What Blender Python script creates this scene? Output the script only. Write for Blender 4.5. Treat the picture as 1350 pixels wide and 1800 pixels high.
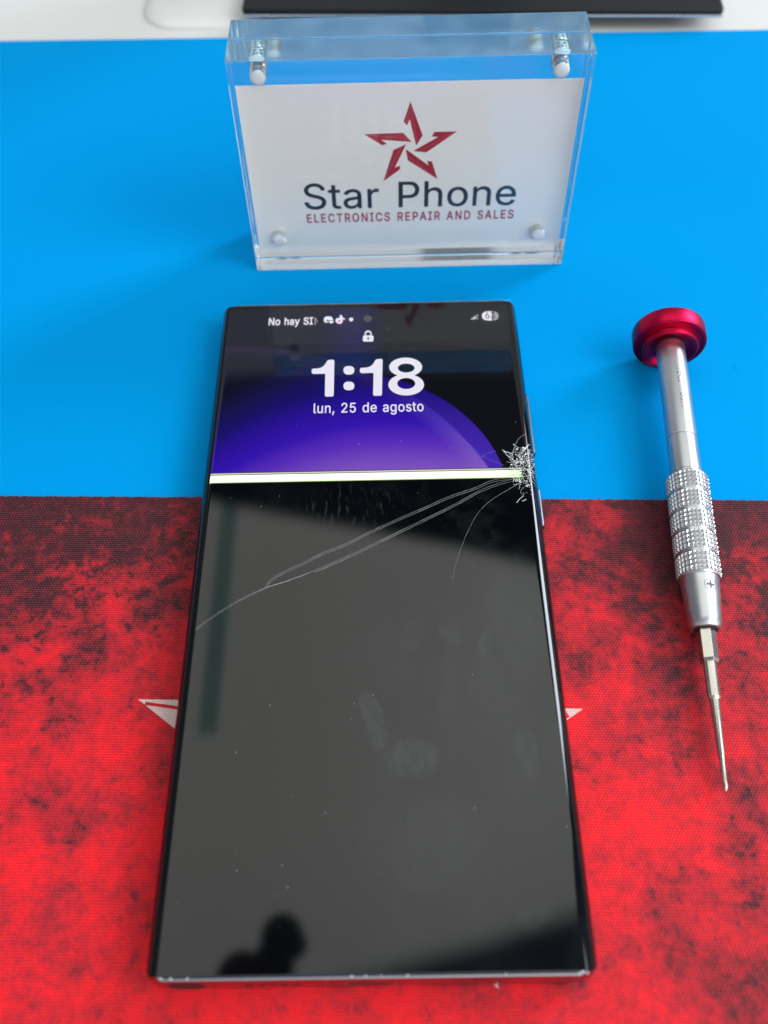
import bpy, bmesh, math, random, json
from mathutils import Vector, Matrix
import numpy as np

for o in list(bpy.data.objects):
    bpy.data.objects.remove(o)
SC = bpy.context.scene
COL = SC.collection
MM = 0.001          # all lengths below are written in millimetres

# ------------------------------------------------------------------ camera
CAM_LOC = (4.9369, -110.60765, 187.64373)
CAM_ROT = (0.60815, 0.01705, -0.01075)
F_PX = 1707.78       # focal length in pixels of a 1350 x 1800 frame
cam = bpy.data.cameras.new('camera')
cam.sensor_fit = 'HORIZONTAL'
cam.sensor_width = 36.0
cam.lens = 36.0 * F_PX / 1350.0
cam.clip_start = 0.005
cam.clip_end = 50.0
cam.dof.use_dof = True
cam.dof.focus_distance = 0.222
cam.dof.aperture_fstop = cam.lens / 1000 / 0.0026
camo = bpy.data.objects.new('camera', cam)
COL.objects.link(camo)
camo.location = [c * MM for c in CAM_LOC]
camo.rotation_euler = CAM_ROT
SC.camera = camo

# ------------------------------------------------------------------ light
KEY_DIR = Vector((0.615, -0.190, 0.765)).normalized()
KEY_W = 3.25
key = bpy.data.lights.new('window_light', 'AREA')
key.shape = 'RECTANGLE'
key.size = 0.40        # along the wall
key.size_y = 0.40      # up the wall
key.energy = KEY_W
key.color = (1.0, 0.985, 0.96)
keyo = bpy.data.objects.new('window_light', key)
COL.objects.link(keyo)
keyo.location = Vector((0.04, 0.0, 0.0)) + KEY_DIR * 0.80
_x = Vector((-KEY_DIR.y, KEY_DIR.x, 0)).normalized()
_y = KEY_DIR.cross(_x)
keyo.rotation_euler = Matrix((_x, _y, KEY_DIR)).transposed().to_euler()

world = bpy.data.worlds.new('World')
SC.world = world
world.use_nodes = True
SC.view_settings.view_transform = 'Standard'
SC.view_settings.look = 'None'
SC.view_settings.exposure = 0.0
SC.view_settings.gamma = 1.0
SC.cycles.use_denoising = True
SC.cycles.max_bounces = 16
SC.cycles.transmission_bounces = 14
SC.cycles.glossy_bounces = 8
SC.cycles.sample_clamp_indirect = 6.0
SC.cycles.blur_glossy = 0.3


class NT:
    """tiny helper to write node trees"""
    def __init__(self, tree):
        self.t = tree
        self.n = tree.nodes
        self.l = tree.links

    def node(self, kind, **kw):
        nd = self.n.new(kind)
        for k, v in kw.items():
            setattr(nd, k, v)
        return nd

    def put(self, sock, v):
        if isinstance(v, bpy.types.NodeSocket):
            self.l.new(v, sock)
        elif v is not None:
            if isinstance(v, (tuple, list)) and len(v) == 3 and sock.type == 'RGBA':
                v = (*v, 1.0)
            sock.default_value = v

    def m(self, op, a, b=None, c=None, clamp=False):
        nd = self.node('ShaderNodeMath', operation=op, use_clamp=clamp)
        self.put(nd.inputs[0], a)
        if b is not None:
            self.put(nd.inputs[1], b)
        if c is not None:
            self.put(nd.inputs[2], c)
        return nd.outputs[0]

    def vm(self, op, a, b=None):
        nd = self.node('ShaderNodeVectorMath', operation=op)
        self.put(nd.inputs[0], a)
        if b is not None:
            self.put(nd.inputs[1], b)
        return nd.outputs[0]

    def step(self, v, lo, hi, a=0.0, b=1.0):
        nd = self.node('ShaderNodeMapRange', interpolation_type='SMOOTHSTEP')
        self.put(nd.inputs['Value'], v)
        self.put(nd.inputs['From Min'], lo)
        self.put(nd.inputs['From Max'], hi)
        self.put(nd.inputs['To Min'], a)
        self.put(nd.inputs['To Max'], b)
        return nd.outputs[0]

    def mix(self, f, a, b):
        nd = self.node('ShaderNodeMix', data_type='RGBA')
        self.put(nd.inputs[0], f)
        self.put(nd.inputs[6], a)
        self.put(nd.inputs[7], b)
        return nd.outputs[2]

    def noise(self, vec, scale, detail=2.0, rough=0.5, dist=0.0):
        nd = self.node('ShaderNodeTexNoise')
        self.put(nd.inputs['Vector'], vec)
        nd.inputs['Scale'].default_value = scale
        nd.inputs['Detail'].default_value = detail
        nd.inputs['Roughness'].default_value = rough
        nd.inputs['Distortion'].default_value = dist
        return nd.outputs['Fac']

    def sep(self, v):
        nd = self.node('ShaderNodeSeparateXYZ')
        self.put(nd.inputs[0], v)
        return nd.outputs

    def comb(self, x, y, z):
        nd = self.node('ShaderNodeCombineXYZ')
        for s, v in zip(nd.inputs, (x, y, z)):
            self.put(s, v)
        return nd.outputs[0]


# the room around the table: pale ceiling, a dark cupboard over the bench, grey walls
w = NT(world.node_tree)
w.n.clear()
wout = w.node('ShaderNodeOutputWorld')
wbg = w.node('ShaderNodeBackground')
w.l.new(wbg.outputs[0], wout.inputs[0])
tc = w.node('ShaderNodeTexCoord')
dx, dy, dz = w.sep(tc.outputs['Generated'])
zc = w.m('MAXIMUM', dz, 0.03)
U = w.m('DIVIDE', dx, zc)
V = w.m('DIVIDE', dy, zc)
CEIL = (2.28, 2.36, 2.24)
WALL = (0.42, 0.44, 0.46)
FRONT = (1.14, 1.16, 1.15)      # fill radiance behind the photographer, added to light card and mats
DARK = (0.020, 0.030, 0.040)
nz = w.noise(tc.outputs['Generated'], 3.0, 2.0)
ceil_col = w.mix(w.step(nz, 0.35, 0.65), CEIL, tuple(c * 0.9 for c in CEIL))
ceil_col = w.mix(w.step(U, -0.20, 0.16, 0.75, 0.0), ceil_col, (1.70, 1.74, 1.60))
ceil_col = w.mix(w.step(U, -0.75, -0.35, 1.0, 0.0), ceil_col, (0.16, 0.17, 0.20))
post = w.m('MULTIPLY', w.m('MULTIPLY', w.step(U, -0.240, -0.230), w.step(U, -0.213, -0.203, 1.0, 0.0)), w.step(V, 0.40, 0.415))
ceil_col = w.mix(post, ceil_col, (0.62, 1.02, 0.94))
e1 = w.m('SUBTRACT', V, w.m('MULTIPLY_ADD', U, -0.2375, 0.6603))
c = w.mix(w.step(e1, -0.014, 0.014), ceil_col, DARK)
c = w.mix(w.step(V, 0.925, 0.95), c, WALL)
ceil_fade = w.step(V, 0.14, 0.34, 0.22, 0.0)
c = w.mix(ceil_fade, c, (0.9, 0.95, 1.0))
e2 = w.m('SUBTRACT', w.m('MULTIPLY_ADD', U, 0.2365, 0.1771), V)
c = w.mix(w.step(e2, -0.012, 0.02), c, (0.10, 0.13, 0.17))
FRONT_FILL = w.mix(w.step(dx, -0.6, 0.6), tuple(f_ * 0.62 for f_ in FRONT), tuple(f_ * 1.75 for f_ in FRONT))  # added fill, boosted on the right to brighten card and mats
c = w.mix(w.step(V, -0.50, -0.15, 1.0, 0.0), c, FRONT_FILL)


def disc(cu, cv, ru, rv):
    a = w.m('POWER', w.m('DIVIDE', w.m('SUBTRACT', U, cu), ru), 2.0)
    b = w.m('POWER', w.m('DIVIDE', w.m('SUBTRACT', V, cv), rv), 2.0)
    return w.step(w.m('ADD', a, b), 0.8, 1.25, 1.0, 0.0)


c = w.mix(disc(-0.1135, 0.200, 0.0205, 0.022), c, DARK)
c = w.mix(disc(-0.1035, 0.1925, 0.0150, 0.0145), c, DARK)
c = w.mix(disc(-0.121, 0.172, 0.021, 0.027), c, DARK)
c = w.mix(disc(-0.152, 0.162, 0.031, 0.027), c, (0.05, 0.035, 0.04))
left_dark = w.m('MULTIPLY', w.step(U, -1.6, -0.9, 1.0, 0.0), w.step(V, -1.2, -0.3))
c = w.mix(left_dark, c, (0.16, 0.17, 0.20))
# bright side window further back on the right
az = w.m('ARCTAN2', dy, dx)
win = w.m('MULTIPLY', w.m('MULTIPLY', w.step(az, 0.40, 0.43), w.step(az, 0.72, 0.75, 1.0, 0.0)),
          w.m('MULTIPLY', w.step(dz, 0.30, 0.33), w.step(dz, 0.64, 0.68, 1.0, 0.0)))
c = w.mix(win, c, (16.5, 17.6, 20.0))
low = w.mix(w.step(dy, -0.25, 0.1), FRONT_FILL, WALL)
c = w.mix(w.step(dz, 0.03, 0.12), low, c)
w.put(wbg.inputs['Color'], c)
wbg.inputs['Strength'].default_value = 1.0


# ------------------------------------------------------------------ helpers
def cam_matrix():
    rx, ry, rz = CAM_ROT
    X = Matrix.Rotation(rx, 3, 'X')
    Y = Matrix.Rotation(ry, 3, 'Y')
    Z = Matrix.Rotation(rz, 3, 'Z')
    return Z @ Y @ X


CAM_M = cam_matrix()


def ray(u, v):
    return (CAM_M @ Vector(((u - 675) / F_PX, -(v - 900) / F_PX, -1.0))).normalized()


def at(u, v, z=0.0):
    """the place (mm) on the level plane z that the survey photo shows at pixel u, v"""
    d = ray(u, v)
    c0 = Vector(CAM_LOC)
    return c0 + d * ((z - c0.z) / d.z)


def obj(name, bm, mats, parent=None, smooth=False, bevel=None):
    me = bpy.data.meshes.new(name)
    bm.normal_update()
    bm.to_mesh(me)
    bm.free()
    return link(name, me, mats, parent, smooth, bevel)


def link(name, me, mats, parent=None, smooth=False, bevel=None):
    me.transform(Matrix.Scale(MM, 4))
    o = bpy.data.objects.new(name, me)
    COL.objects.link(o)
    for m_ in (mats if isinstance(mats, (list, tuple)) else [mats]):
        me.materials.append(m_)
    if smooth:
        me.shade_smooth()
        try:
            me.set_sharp_from_angle(angle=math.radians(32))
        except Exception:
            pass
    if bevel:
        b = o.modifiers.new('bevel', 'BEVEL')
        b.width = bevel * MM
        b.segments = 2
        b.limit_method = 'ANGLE'
    if parent:
        o.parent = parent
    return o


def tag(o, label=None, cat=None, group=None, kind=None):
    if label: o['label'] = label
    if cat: o['category'] = cat
    if group: o['group'] = group
    if kind: o['kind'] = kind
    return o


def empty(name, loc, rot=(0, 0, 0)):
    o = bpy.data.objects.new(name, None)
    o.empty_display_size = 0.01
    COL.objects.link(o)
    o.location = [c_ * MM for c_ in loc]
    o.rotation_euler = rot
    return o


def box(bm, x0, x1, y0, y1, z0, z1):
    vs = [bm.verts.new(p) for p in ((x0, y0, z0), (x1, y0, z0), (x1, y1, z0), (x0, y1, z0),
                                    (x0, y0, z1), (x1, y0, z1), (x1, y1, z1), (x0, y1, z1))]
    for f in ((0, 3, 2, 1), (4, 5, 6, 7), (0, 1, 5, 4), (1, 2, 6, 5), (2, 3, 7, 6), (3, 0, 4, 7)):
        bm.faces.new([vs[i] for i in f])


def loft(bm, rings, cap0=True, cap1=True):
    R = [[bm.verts.new(p) for p in r] for r in rings]
    n = len(R[0])
    for a, b in zip(R, R[1:]):
        for i in range(n):
            j = (i + 1) % n
            bm.faces.new((a[i], a[j], b[j], b[i]))
    if cap0: bm.faces.new(list(reversed(R[0])))
    if cap1: bm.faces.new(R[-1])
    return R


def rrect(hx, hy, r, z, n=8, cx=0, cy=0):
    pts = []
    for sx, sy, a0 in ((1, 1, 0), (-1, 1, 90), (-1, -1, 180), (1, -1, 270)):
        for k in range(n + 1):
            a = math.radians(a0 + 90 * k / n)
            pts.append((cx + sx * (hx - r) + r * math.cos(a), cy + sy * (hy - r) + r * math.sin(a), z))
    return pts


def lathe(bm, prof, seg=64, caps=True):
    """profile (s, r) turned about the local X axis"""
    rings = [[(s, r * math.cos(2 * math.pi * k / seg), r * math.sin(2 * math.pi * k / seg)) for k in range(seg)] for s, r in prof]
    return loft(bm, rings, caps, caps)


def flat_mesh(polys, name='flat', thick=0.0):
    """filled outline(s), holes by even-odd, as a mesh in the XY plane"""
    cu = bpy.data.curves.new(name, 'CURVE')
    cu.dimensions = '2D'
    cu.fill_mode = 'FRONT' if thick == 0 else 'BOTH'
    if thick:
        cu.extrude = thick
    for p in polys:
        s = cu.splines.new('POLY')
        s.points.add(len(p) - 1)
        for q, (x, y) in zip(s.points, p):
            q.co = (x, y, 0, 1)
        s.use_cyclic_u = True
    t = bpy.data.objects.new(name, cu)
    COL.objects.link(t)
    me = bpy.data.meshes.new_from_object(t)
    bpy.data.objects.remove(t)
    bpy.data.curves.remove(cu)
    return me


def map_mesh(me, fn):
    for v in me.vertices:
        v.co = fn(v.co.x, v.co.y)
    return me


def text_polys(s, key, space=0.0):
    """outlines of a line of lettering: cap height 1, starts at 0; returns polys, width"""
    x = 0.0
    out = []
    for ch in s:
        adv, polys = GLYPH[key + ch]
        for p in polys:
            out.append([((x + p[i]) / 200.0, p[i + 1] / 200.0) for i in range(0, len(p), 2)])
        x += adv + space * 200 + (26 if ch == ' ' else 0)
    xs = [q[0] for p in out for q in p]
    x0, x1 = min(xs), max(xs)
    return [[(a - x0, b) for a, b in p] for p in out], x1 - x0


def text_mesh(s, key, x0, x1, y, cap, space=0.0):
    polys, wd = text_polys(s, key, space)
    k = (x1 - x0) / wd
    return flat_mesh([[(x0 + a * k, y + b * cap) for a, b in p] for p in polys])


def ribbon(bm, pts, width, zf):
    """thin strip along pts (x, y); zf gives the height"""
    n = len(pts)
    prev = None
    for i, (x, y) in enumerate(pts):
        a = pts[max(i - 1, 0)]
        b = pts[min(i + 1, n - 1)]
        t = Vector((b[0] - a[0], b[1] - a[1]))
        if t.length < 1e-9:
            continue
        t.normalize()
        wd = width(i / (n - 1)) if callable(width) else width
        px, py = -t.y * wd / 2, t.x * wd / 2
        v1 = bm.verts.new((x + px, y + py, zf(x + px, y + py)))
        v2 = bm.verts.new((x - px, y - py, zf(x - px, y - py)))
        if prev:
            bm.faces.new((prev[0], prev[1], v2, v1))
        prev = (v1, v2)


def smooth_line(P, n=40):
    """Catmull-Rom through P"""
    P = [Vector(p) for p in P]
    Q = [P[0] * 2 - P[1]] + P + [P[-1] * 2 - P[-2]]
    out = []
    per = max(2, n // (len(P) - 1))
    for i in range(len(P) - 1):
        p0, p1, p2, p3 = Q[i:i + 4]
        for k in range(per):
            t = k / per
            out.append(0.5 * (2 * p1 + (p2 - p0) * t + (2 * p0 - 5 * p1 + 4 * p2 - p3) * t * t + (3 * p1 - p0 - 3 * p2 + p3) * t ** 3))
    out.append(P[-1])
    return [tuple(o) for o in out]


# ------------------------------------------------------------------ materials
def mat(name):
    m_ = bpy.data.materials.new(name)
    m_.use_nodes = True
    nt = NT(m_.node_tree)
    b = m_.node_tree.nodes['Principled BSDF']
    return m_, nt, b


def plain(name, col, rough=0.5, metal=0.0, ior=1.5, spec=0.5, var=0.06, scale=400, bump=0.0, emis=None, es=1.0):
    m_, nt, b = mat(name)
    tcn = nt.node('ShaderNodeTexCoord')
    n_ = nt.noise(tcn.outputs['Object'], scale, 4.0, 0.6)
    c_ = nt.mix(n_, tuple(x * (1 - var) for x in col), tuple(min(1, x * (1 + var)) for x in col))
    nt.put(b.inputs['Base Color'], c_)
    nt.put(b.inputs['Roughness'], nt.step(n_, 0.3, 0.7, rough * (1 - var * 2), rough * (1 + var * 2)))
    b.inputs['Metallic'].default_value = metal
    b.inputs['IOR'].default_value = ior
    b.inputs['Specular IOR Level'].default_value = spec
    if bump:
        bp = nt.node('ShaderNodeBump')
        bp.inputs['Strength'].default_value = bump
        bp.inputs['Distance'].default_value = 0.0001
        nt.put(bp.inputs['Height'], n_)
        nt.put(b.inputs['Normal'], bp.outputs[0])
    if emis:
        b.inputs['Emission Color'].default_value = (*emis, 1)
        b.inputs['Emission Strength'].default_value = es
    return m_


def blue_mat_material():
    m_, nt, b = mat('blue_silicone')
    P = nt.node('ShaderNodeTexCoord').outputs['Object']
    n1 = nt.noise(P, 11.0, 4.0, 0.55)
    n2 = nt.noise(P, 900.0, 3.0, 0.6)
    c_ = nt.mix(n1, (0.0, 0.255, 0.615), (0.0, 0.280, 0.675))
    specks = nt.step(nt.noise(P, 260.0, 2.0, 0.5), 0.745, 0.77)
    c_ = nt.mix(nt.m('MULTIPLY', specks, 0.25), c_, (0.0, 0.10, 0.3))
    nt.put(b.inputs['Base Color'], c_)
    nt.put(b.inputs['Roughness'], nt.step(n1, 0.3, 0.7, 0.42, 0.52))
    b.inputs['Specular IOR Level'].default_value = 0.012
    bp = nt.node('ShaderNodeBump')
    bp.inputs['Strength'].default_value = 0.15
    bp.inputs['Distance'].default_value = 0.00004
    nt.put(bp.inputs['Height'], n2)
    nt.put(b.inputs['Normal'], bp.outputs[0])
    return m_


def weave_nodes(nt, P, period=0.00055):
    x, y, z = nt.sep(P)
    k = 2 * math.pi / period
    wob = nt.noise(P, 420.0, 3.0, 0.6)
    wob2 = nt.noise(P, 2600.0, 2.0, 0.6)
    y = nt.m('MULTIPLY_ADD', nt.m('ADD', wob, -0.5), 0.00034, nt.m('MULTIPLY_ADD', nt.m('ADD', wob2, -0.5), 0.00026, y))
    row = nt.m('SINE', nt.m('MULTIPLY', y, k))
    colm = nt.m('SINE', nt.m('ADD', nt.m('MULTIPLY', x, k * 0.8), nt.m('MULTIPLY', y, k * 0.5)))
    wv = nt.m('MULTIPLY_ADD', row, 0.2, nt.m('MULTIPLY_ADD', nt.m('MULTIPLY', row, colm), 0.32, 0.5))
    return wv, x, y


def red_mat_material():
    m_, nt, b = mat('red_printed_cloth')
    P = nt.node('ShaderNodeTexCoord').outputs['Object']
    wv, x, y = weave_nodes(nt, P)
    x, y, _z = nt.sep(P)
    n0 = nt.noise(P, 22.0, 3.0, 0.55)
    n1 = nt.noise(P, 85.0, 8.0, 0.68, 0.2)
    n2 = nt.noise(P, 360.0, 7.0, 0.72, 0.3)
    n3 = nt.noise(P, 1700.0, 4.0, 0.65)
    # the printed design is darker towards its far edge and corners
    g1 = nt.step(y, -0.085, 0.020)
    g2 = nt.step(nt.m('ABSOLUTE', nt.m('ADD', x, -0.016)), 0.022, 0.095)
    g3 = nt.m('MULTIPLY', nt.step(x, 0.045, 0.085), nt.step(y, -0.045, -0.105))
    bias = nt.m('ADD', nt.m('MULTIPLY', g1, nt.m('MULTIPLY_ADD', g2, 0.135, 0.09)), nt.m('MULTIPLY', g3, 0.10))
    f = nt.m('ADD', nt.m('MULTIPLY', n0, 0.27), nt.m('ADD', nt.m('MULTIPLY', n1, 0.38), nt.m('MULTIPLY_ADD', n3, 0.11, nt.m('MULTIPLY', n2, 0.27))))
    f = nt.m('ADD', f, bias)
    c_ = nt.mix(nt.step(f, 0.45, 0.58), (0.85, 0.0095, 0.019), (0.46, 0.013, 0.025))
    c_ = nt.mix(nt.step(f, 0.535, 0.66), c_, (0.10, 0.012, 0.020))
    f2 = nt.m('ADD', nt.m('MULTIPLY', n1, 0.35), nt.m('ADD', nt.m('MULTIPLY', n2, 0.65), nt.m('MULTIPLY', bias, 0.75)))
    c_ = nt.mix(nt.m('MULTIPLY', nt.step(f2, 0.575, 0.66), 0.9), c_, (0.042, 0.011, 0.016))
    # threads
    c_ = nt.mix(nt.m('MULTIPLY', nt.step(wv, 0.12, 0.62, 1.0, 0.0), nt.m('MULTIPLY_ADD', n3, 0.5, 0.38)), c_, nt.vm('MULTIPLY', c_, (0.32, 0.3, 0.3)))
    c_ = nt.mix(nt.m('MULTIPLY', nt.step(wv, 0.72, 1.0), nt.m('MULTIPLY_ADD', n3, 0.42, 0.0)), c_, (0.95, 0.36, 0.34))
    nt.put(b.inputs['Base Color'], c_)
    b.inputs['Roughness'].default_value = 0.62
    b.inputs['Specular IOR Level'].default_value = 0.16
    bp = nt.node('ShaderNodeBump')
    bp.inputs['Strength'].default_value = 0.6
    bp.inputs['Distance'].default_value = 0.00008
    nt.put(bp.inputs['Height'], nt.m('MULTIPLY_ADD', n3, 0.4, wv))
    nt.put(b.inputs['Normal'], bp.outputs[0])
    return m_


def pale_print_material():
    m_, nt, b = mat('pale_pink_print')
    P = nt.node('ShaderNodeTexCoord').outputs['Object']
    wv, x, y = weave_nodes(nt, P)
    n2 = nt.noise(P, 700.0, 4.0, 0.6)
    c_ = nt.mix(nt.step(wv, 0.1, 0.6), (0.46, 0.26, 0.25), (0.66, 0.50, 0.47))
    c_ = nt.mix(nt.step(n2, 0.60, 0.75), c_, (0.50, 0.27, 0.25))
    nt.put(b.inputs['Base Color'], c_)
    b.inputs['Roughness'].default_value = 0.7
    return m_


def glass_nodes(nt, b, P):
    """black glossy cover glass with smears, fingerprints and fine dust"""
    x, y, z = nt.sep(P)
    # wiped and greasy patches, each with its own streak direction
    s1 = nt.noise(nt.comb(x, nt.m('MULTIPLY', y, 0.45), 0.0), 95.0, 5.0, 0.6, 0.8)
    s2 = nt.noise(P, 30.0, 3.0, 0.5, 0.4)
    sm = nt.m('MULTIPLY', nt.m('MULTIPLY', nt.step(s1, 0.42, 0.70), nt.step(s2, 0.40, 0.62)), 0.35)
    sm = nt.m('MULTIPLY', sm, nt.step(x, -0.012, 0.02, 0.35, 1.0))
    for u_, v_, rx, ry, ang, amp in ((655, 1262, 2.3, 7.0, 0.25, 0.95), (725, 1335, 6.5, 4.0, 0.2, 0.85), (790, 1115, 2.2, 3.2, 0.6, 0.6), (852, 1130, 1.6, 3.4, -0.35, 0.8),
                                     (720, 1120, 3.2, 6.0, -0.5, 0.35), (900, 1080, 5.0, 12.0, 0.1, 0.45), (760, 1480, 11.0, 9.0, 0.4, 0.4), (925, 1320, 2.6, 6.0, 0.0, 0.6), (935, 1615, 4.0, 2.0, 0.3, 0.5)):
        c0 = at(u_, v_, 8.9)
        qx = nt.m('ADD', x, -c0.x * MM)
        qy = nt.m('ADD', y, -c0.y * MM)
        ca_, sa_ = math.cos(ang), math.sin(ang)
        a_ = nt.m('ADD', nt.m('MULTIPLY', qx, ca_), nt.m('MULTIPLY', qy, sa_))
        b_ = nt.m('ADD', nt.m('MULTIPLY', qx, -sa_), nt.m('MULTIPLY', qy, ca_))
        st_ = nt.noise(nt.comb(nt.m('MULTIPLY', a_, 1.0), nt.m('MULTIPLY', b_, 0.22), 0.0), 900.0, 5.0, 0.7, 0.6)
        wob = nt.noise(P, 260.0, 4.0, 0.65, 0.5)
        d2_ = nt.m('ADD', nt.m('POWER', nt.m('DIVIDE', a_, rx * MM), 2.0), nt.m('POWER', nt.m('DIVIDE', b_, ry * MM), 2.0))
        d2_ = nt.m('MULTIPLY_ADD', nt.m('ADD', wob, -0.5), 2.4, d2_)
        pt = nt.m('MULTIPLY', nt.step(d2_, 0.35, 1.1, 1.0, 0.0), nt.step(st_, 0.30, 0.70, 0.25, 1.0))
        sm = nt.m('MAXIMUM', sm, nt.m('MULTIPLY', pt, amp))
    # fingerprint ridges
    mx = nt.m('ADD', x, -0.0235)
    my = nt.m('ADD', y, -0.0110)
    r = nt.m('SQRT', nt.m('ADD', nt.m('MULTIPLY', mx, nt.m('MULTIPLY', mx, 1.5)), nt.m('MULTIPLY', my, my)))
    rid = nt.m('SINE', nt.m('ADD', nt.m('MULTIPLY', r, 2 * math.pi / 0.00052), nt.m('MULTIPLY_ADD', nt.noise(P, 130.0, 3.0, 0.6, 1.0), 34.0, nt.m('MULTIPLY', s1, 18.0))))
    zone = nt.m('MULTIPLY', nt.step(r, 0.006, 0.0105, 1.0, 0.0), nt.step(nt.noise(P, 240.0, 3.0), 0.42, 0.6))
    fp = nt.m('MULTIPLY', nt.step(rid, 0.1, 0.9), zone)
    mx2 = nt.m('ADD', x, 0.004)
    my2 = nt.m('ADD', y, -0.0158)
    r2 = nt.m('SQRT', nt.m('ADD', nt.m('MULTIPLY', mx2, nt.m('MULTIPLY', mx2, 0.5)), nt.m('MULTIPLY', my2, nt.m('MULTIPLY', my2, 2.2))))
    st = nt.noise(nt.comb(nt.m('MULTIPLY', x, 3.0), nt.m('MULTIPLY', y, 0.7), 0.0), 420.0, 4.0, 0.6, 0.4)
    fp2 = nt.m('MULTIPLY', nt.step(st, 0.52, 0.72), nt.step(r2, 0.004, 0.0115, 1.0, 0.0))
    return sm, fp, fp2


def phone_glass_material():
    m_, nt, b = mat('black_cover_glass')
    P = nt.node('ShaderNodeTexCoord').outputs['Object']
    sm, fp, fp2 = glass_nodes(nt, b, P)
    k = nt.m('ADD', nt.m('MULTIPLY', sm, 0.021), nt.m('ADD', nt.m('MULTIPLY', fp, nt.m('MULTIPLY', nt.noise(P, 170.0, 4.0, 0.7), 0.026)), nt.m('MULTIPLY', fp2, 0.022)), clamp=True)
    nt.put(b.inputs['Base Color'], nt.mix(k, (0.0010, 0.0013, 0.0020), (0.85, 0.88, 1.0)))
    nt.put(b.inputs['Roughness'], nt.m('MULTIPLY_ADD', sm, 0.05, 0.035))
    b.inputs['IOR'].default_value = 1.46
    return m_


def wallpaper_material():
    m_, nt, b = mat('lit_wallpaper')
    P = nt.node('ShaderNodeTexCoord').outputs['Object']
    x, y, z = nt.sep(P)
    xm = nt.m('MULTIPLY', x, 1000.0)
    ym = nt.m('MULTIPLY', y, 1000.0)

    def dist(cx, cy):
        a = nt.m('POWER', nt.m('ADD', xm, -cx), 2.0)
        d_ = nt.m('POWER', nt.m('ADD', ym, -cy), 2.0)
        return nt.m('SQRT', nt.m('ADD', a, d_))
    d1 = nt.m('SUBTRACT', 39.73, dist(-7.85, 16.75))      # outer ring
    d2 = nt.m('SUBTRACT', 71.14, dist(-36.72, -4.45))     # inner ball
    inside = nt.m('MAXIMUM', nt.step(d1, -0.15, 0.25), nt.step(xm, -14.0, 6.0, 1.0, 0.0))
    leftm = nt.step(xm, -14.0, 6.0, 1.0, 0.0)
    ball = nt.m('MAXIMUM', nt.step(d2, -0.2, 0.5), leftm)
    # vertical glow of the ball
    h = nt.m('ADD', nt.m('ADD', ym, -25.6), nt.m('MULTIPLY', nt.m('POWER', nt.m('ADD', xm, -4.0), 2.0), nt.step(xm, -6.0, 6.0, 0.0100, 0.0040)))
    ramp = nt.node('ShaderNodeValToRGB')
    nt.put(ramp.inputs[0], nt.m('DIVIDE', h, 40.0))
    els = ramp.color_ramp.elements
    els[0].position = 0.0
    els[0].color = (0.21, 0.082, 0.50, 1)
    els[1].position = 0.20
    els[1].color = (0.094, 0.022, 0.46, 1)
    for p_, c_ in ((0.36, (0.030, 0.0025, 0.40)), (0.52, (0.017, 0.001, 0.29)), (0.68, (0.005, 0.001, 0.125)), (0.85, (0.0035, 0.002, 0.05)), (1.0, (0.0015, 0.001, 0.012))):
        e = els.new(p_)
        e.color = (*c_, 1)
    ringc = nt.mix(nt.step(ym, 26.0, 54.0), (0.052, 0.016, 0.40), (0.010, 0.001, 0.19))
    c_ = nt.mix(ball, ringc, ramp.outputs[0])
    c_ = nt.mix(inside, (0.0006, 0.0006, 0.002), c_)
    # slightly brighter rim where the inner ball ends
    rim = nt.m('MULTIPLY', nt.m('MULTIPLY', nt.step(d2, 0.0, 0.6), nt.step(d2, 0.6, 6.0, 1.0, 0.0)), nt.step(ym, 26.5, 52.0, 0.25, 0.03))
    c_ = nt.mix(nt.m('MULTIPLY', rim, inside), c_, (0.30, 0.2, 0.62))
    nt.put(b.inputs['Emission Color'], c_)
    b.inputs['Emission Strength'].default_value = 1.0
    b.inputs['Base Color'].default_value = (0.003, 0.003, 0.004, 1)
    b.inputs['Roughness'].default_value = 0.035
    b.inputs['IOR'].default_value = 1.5
    return m_


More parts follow.
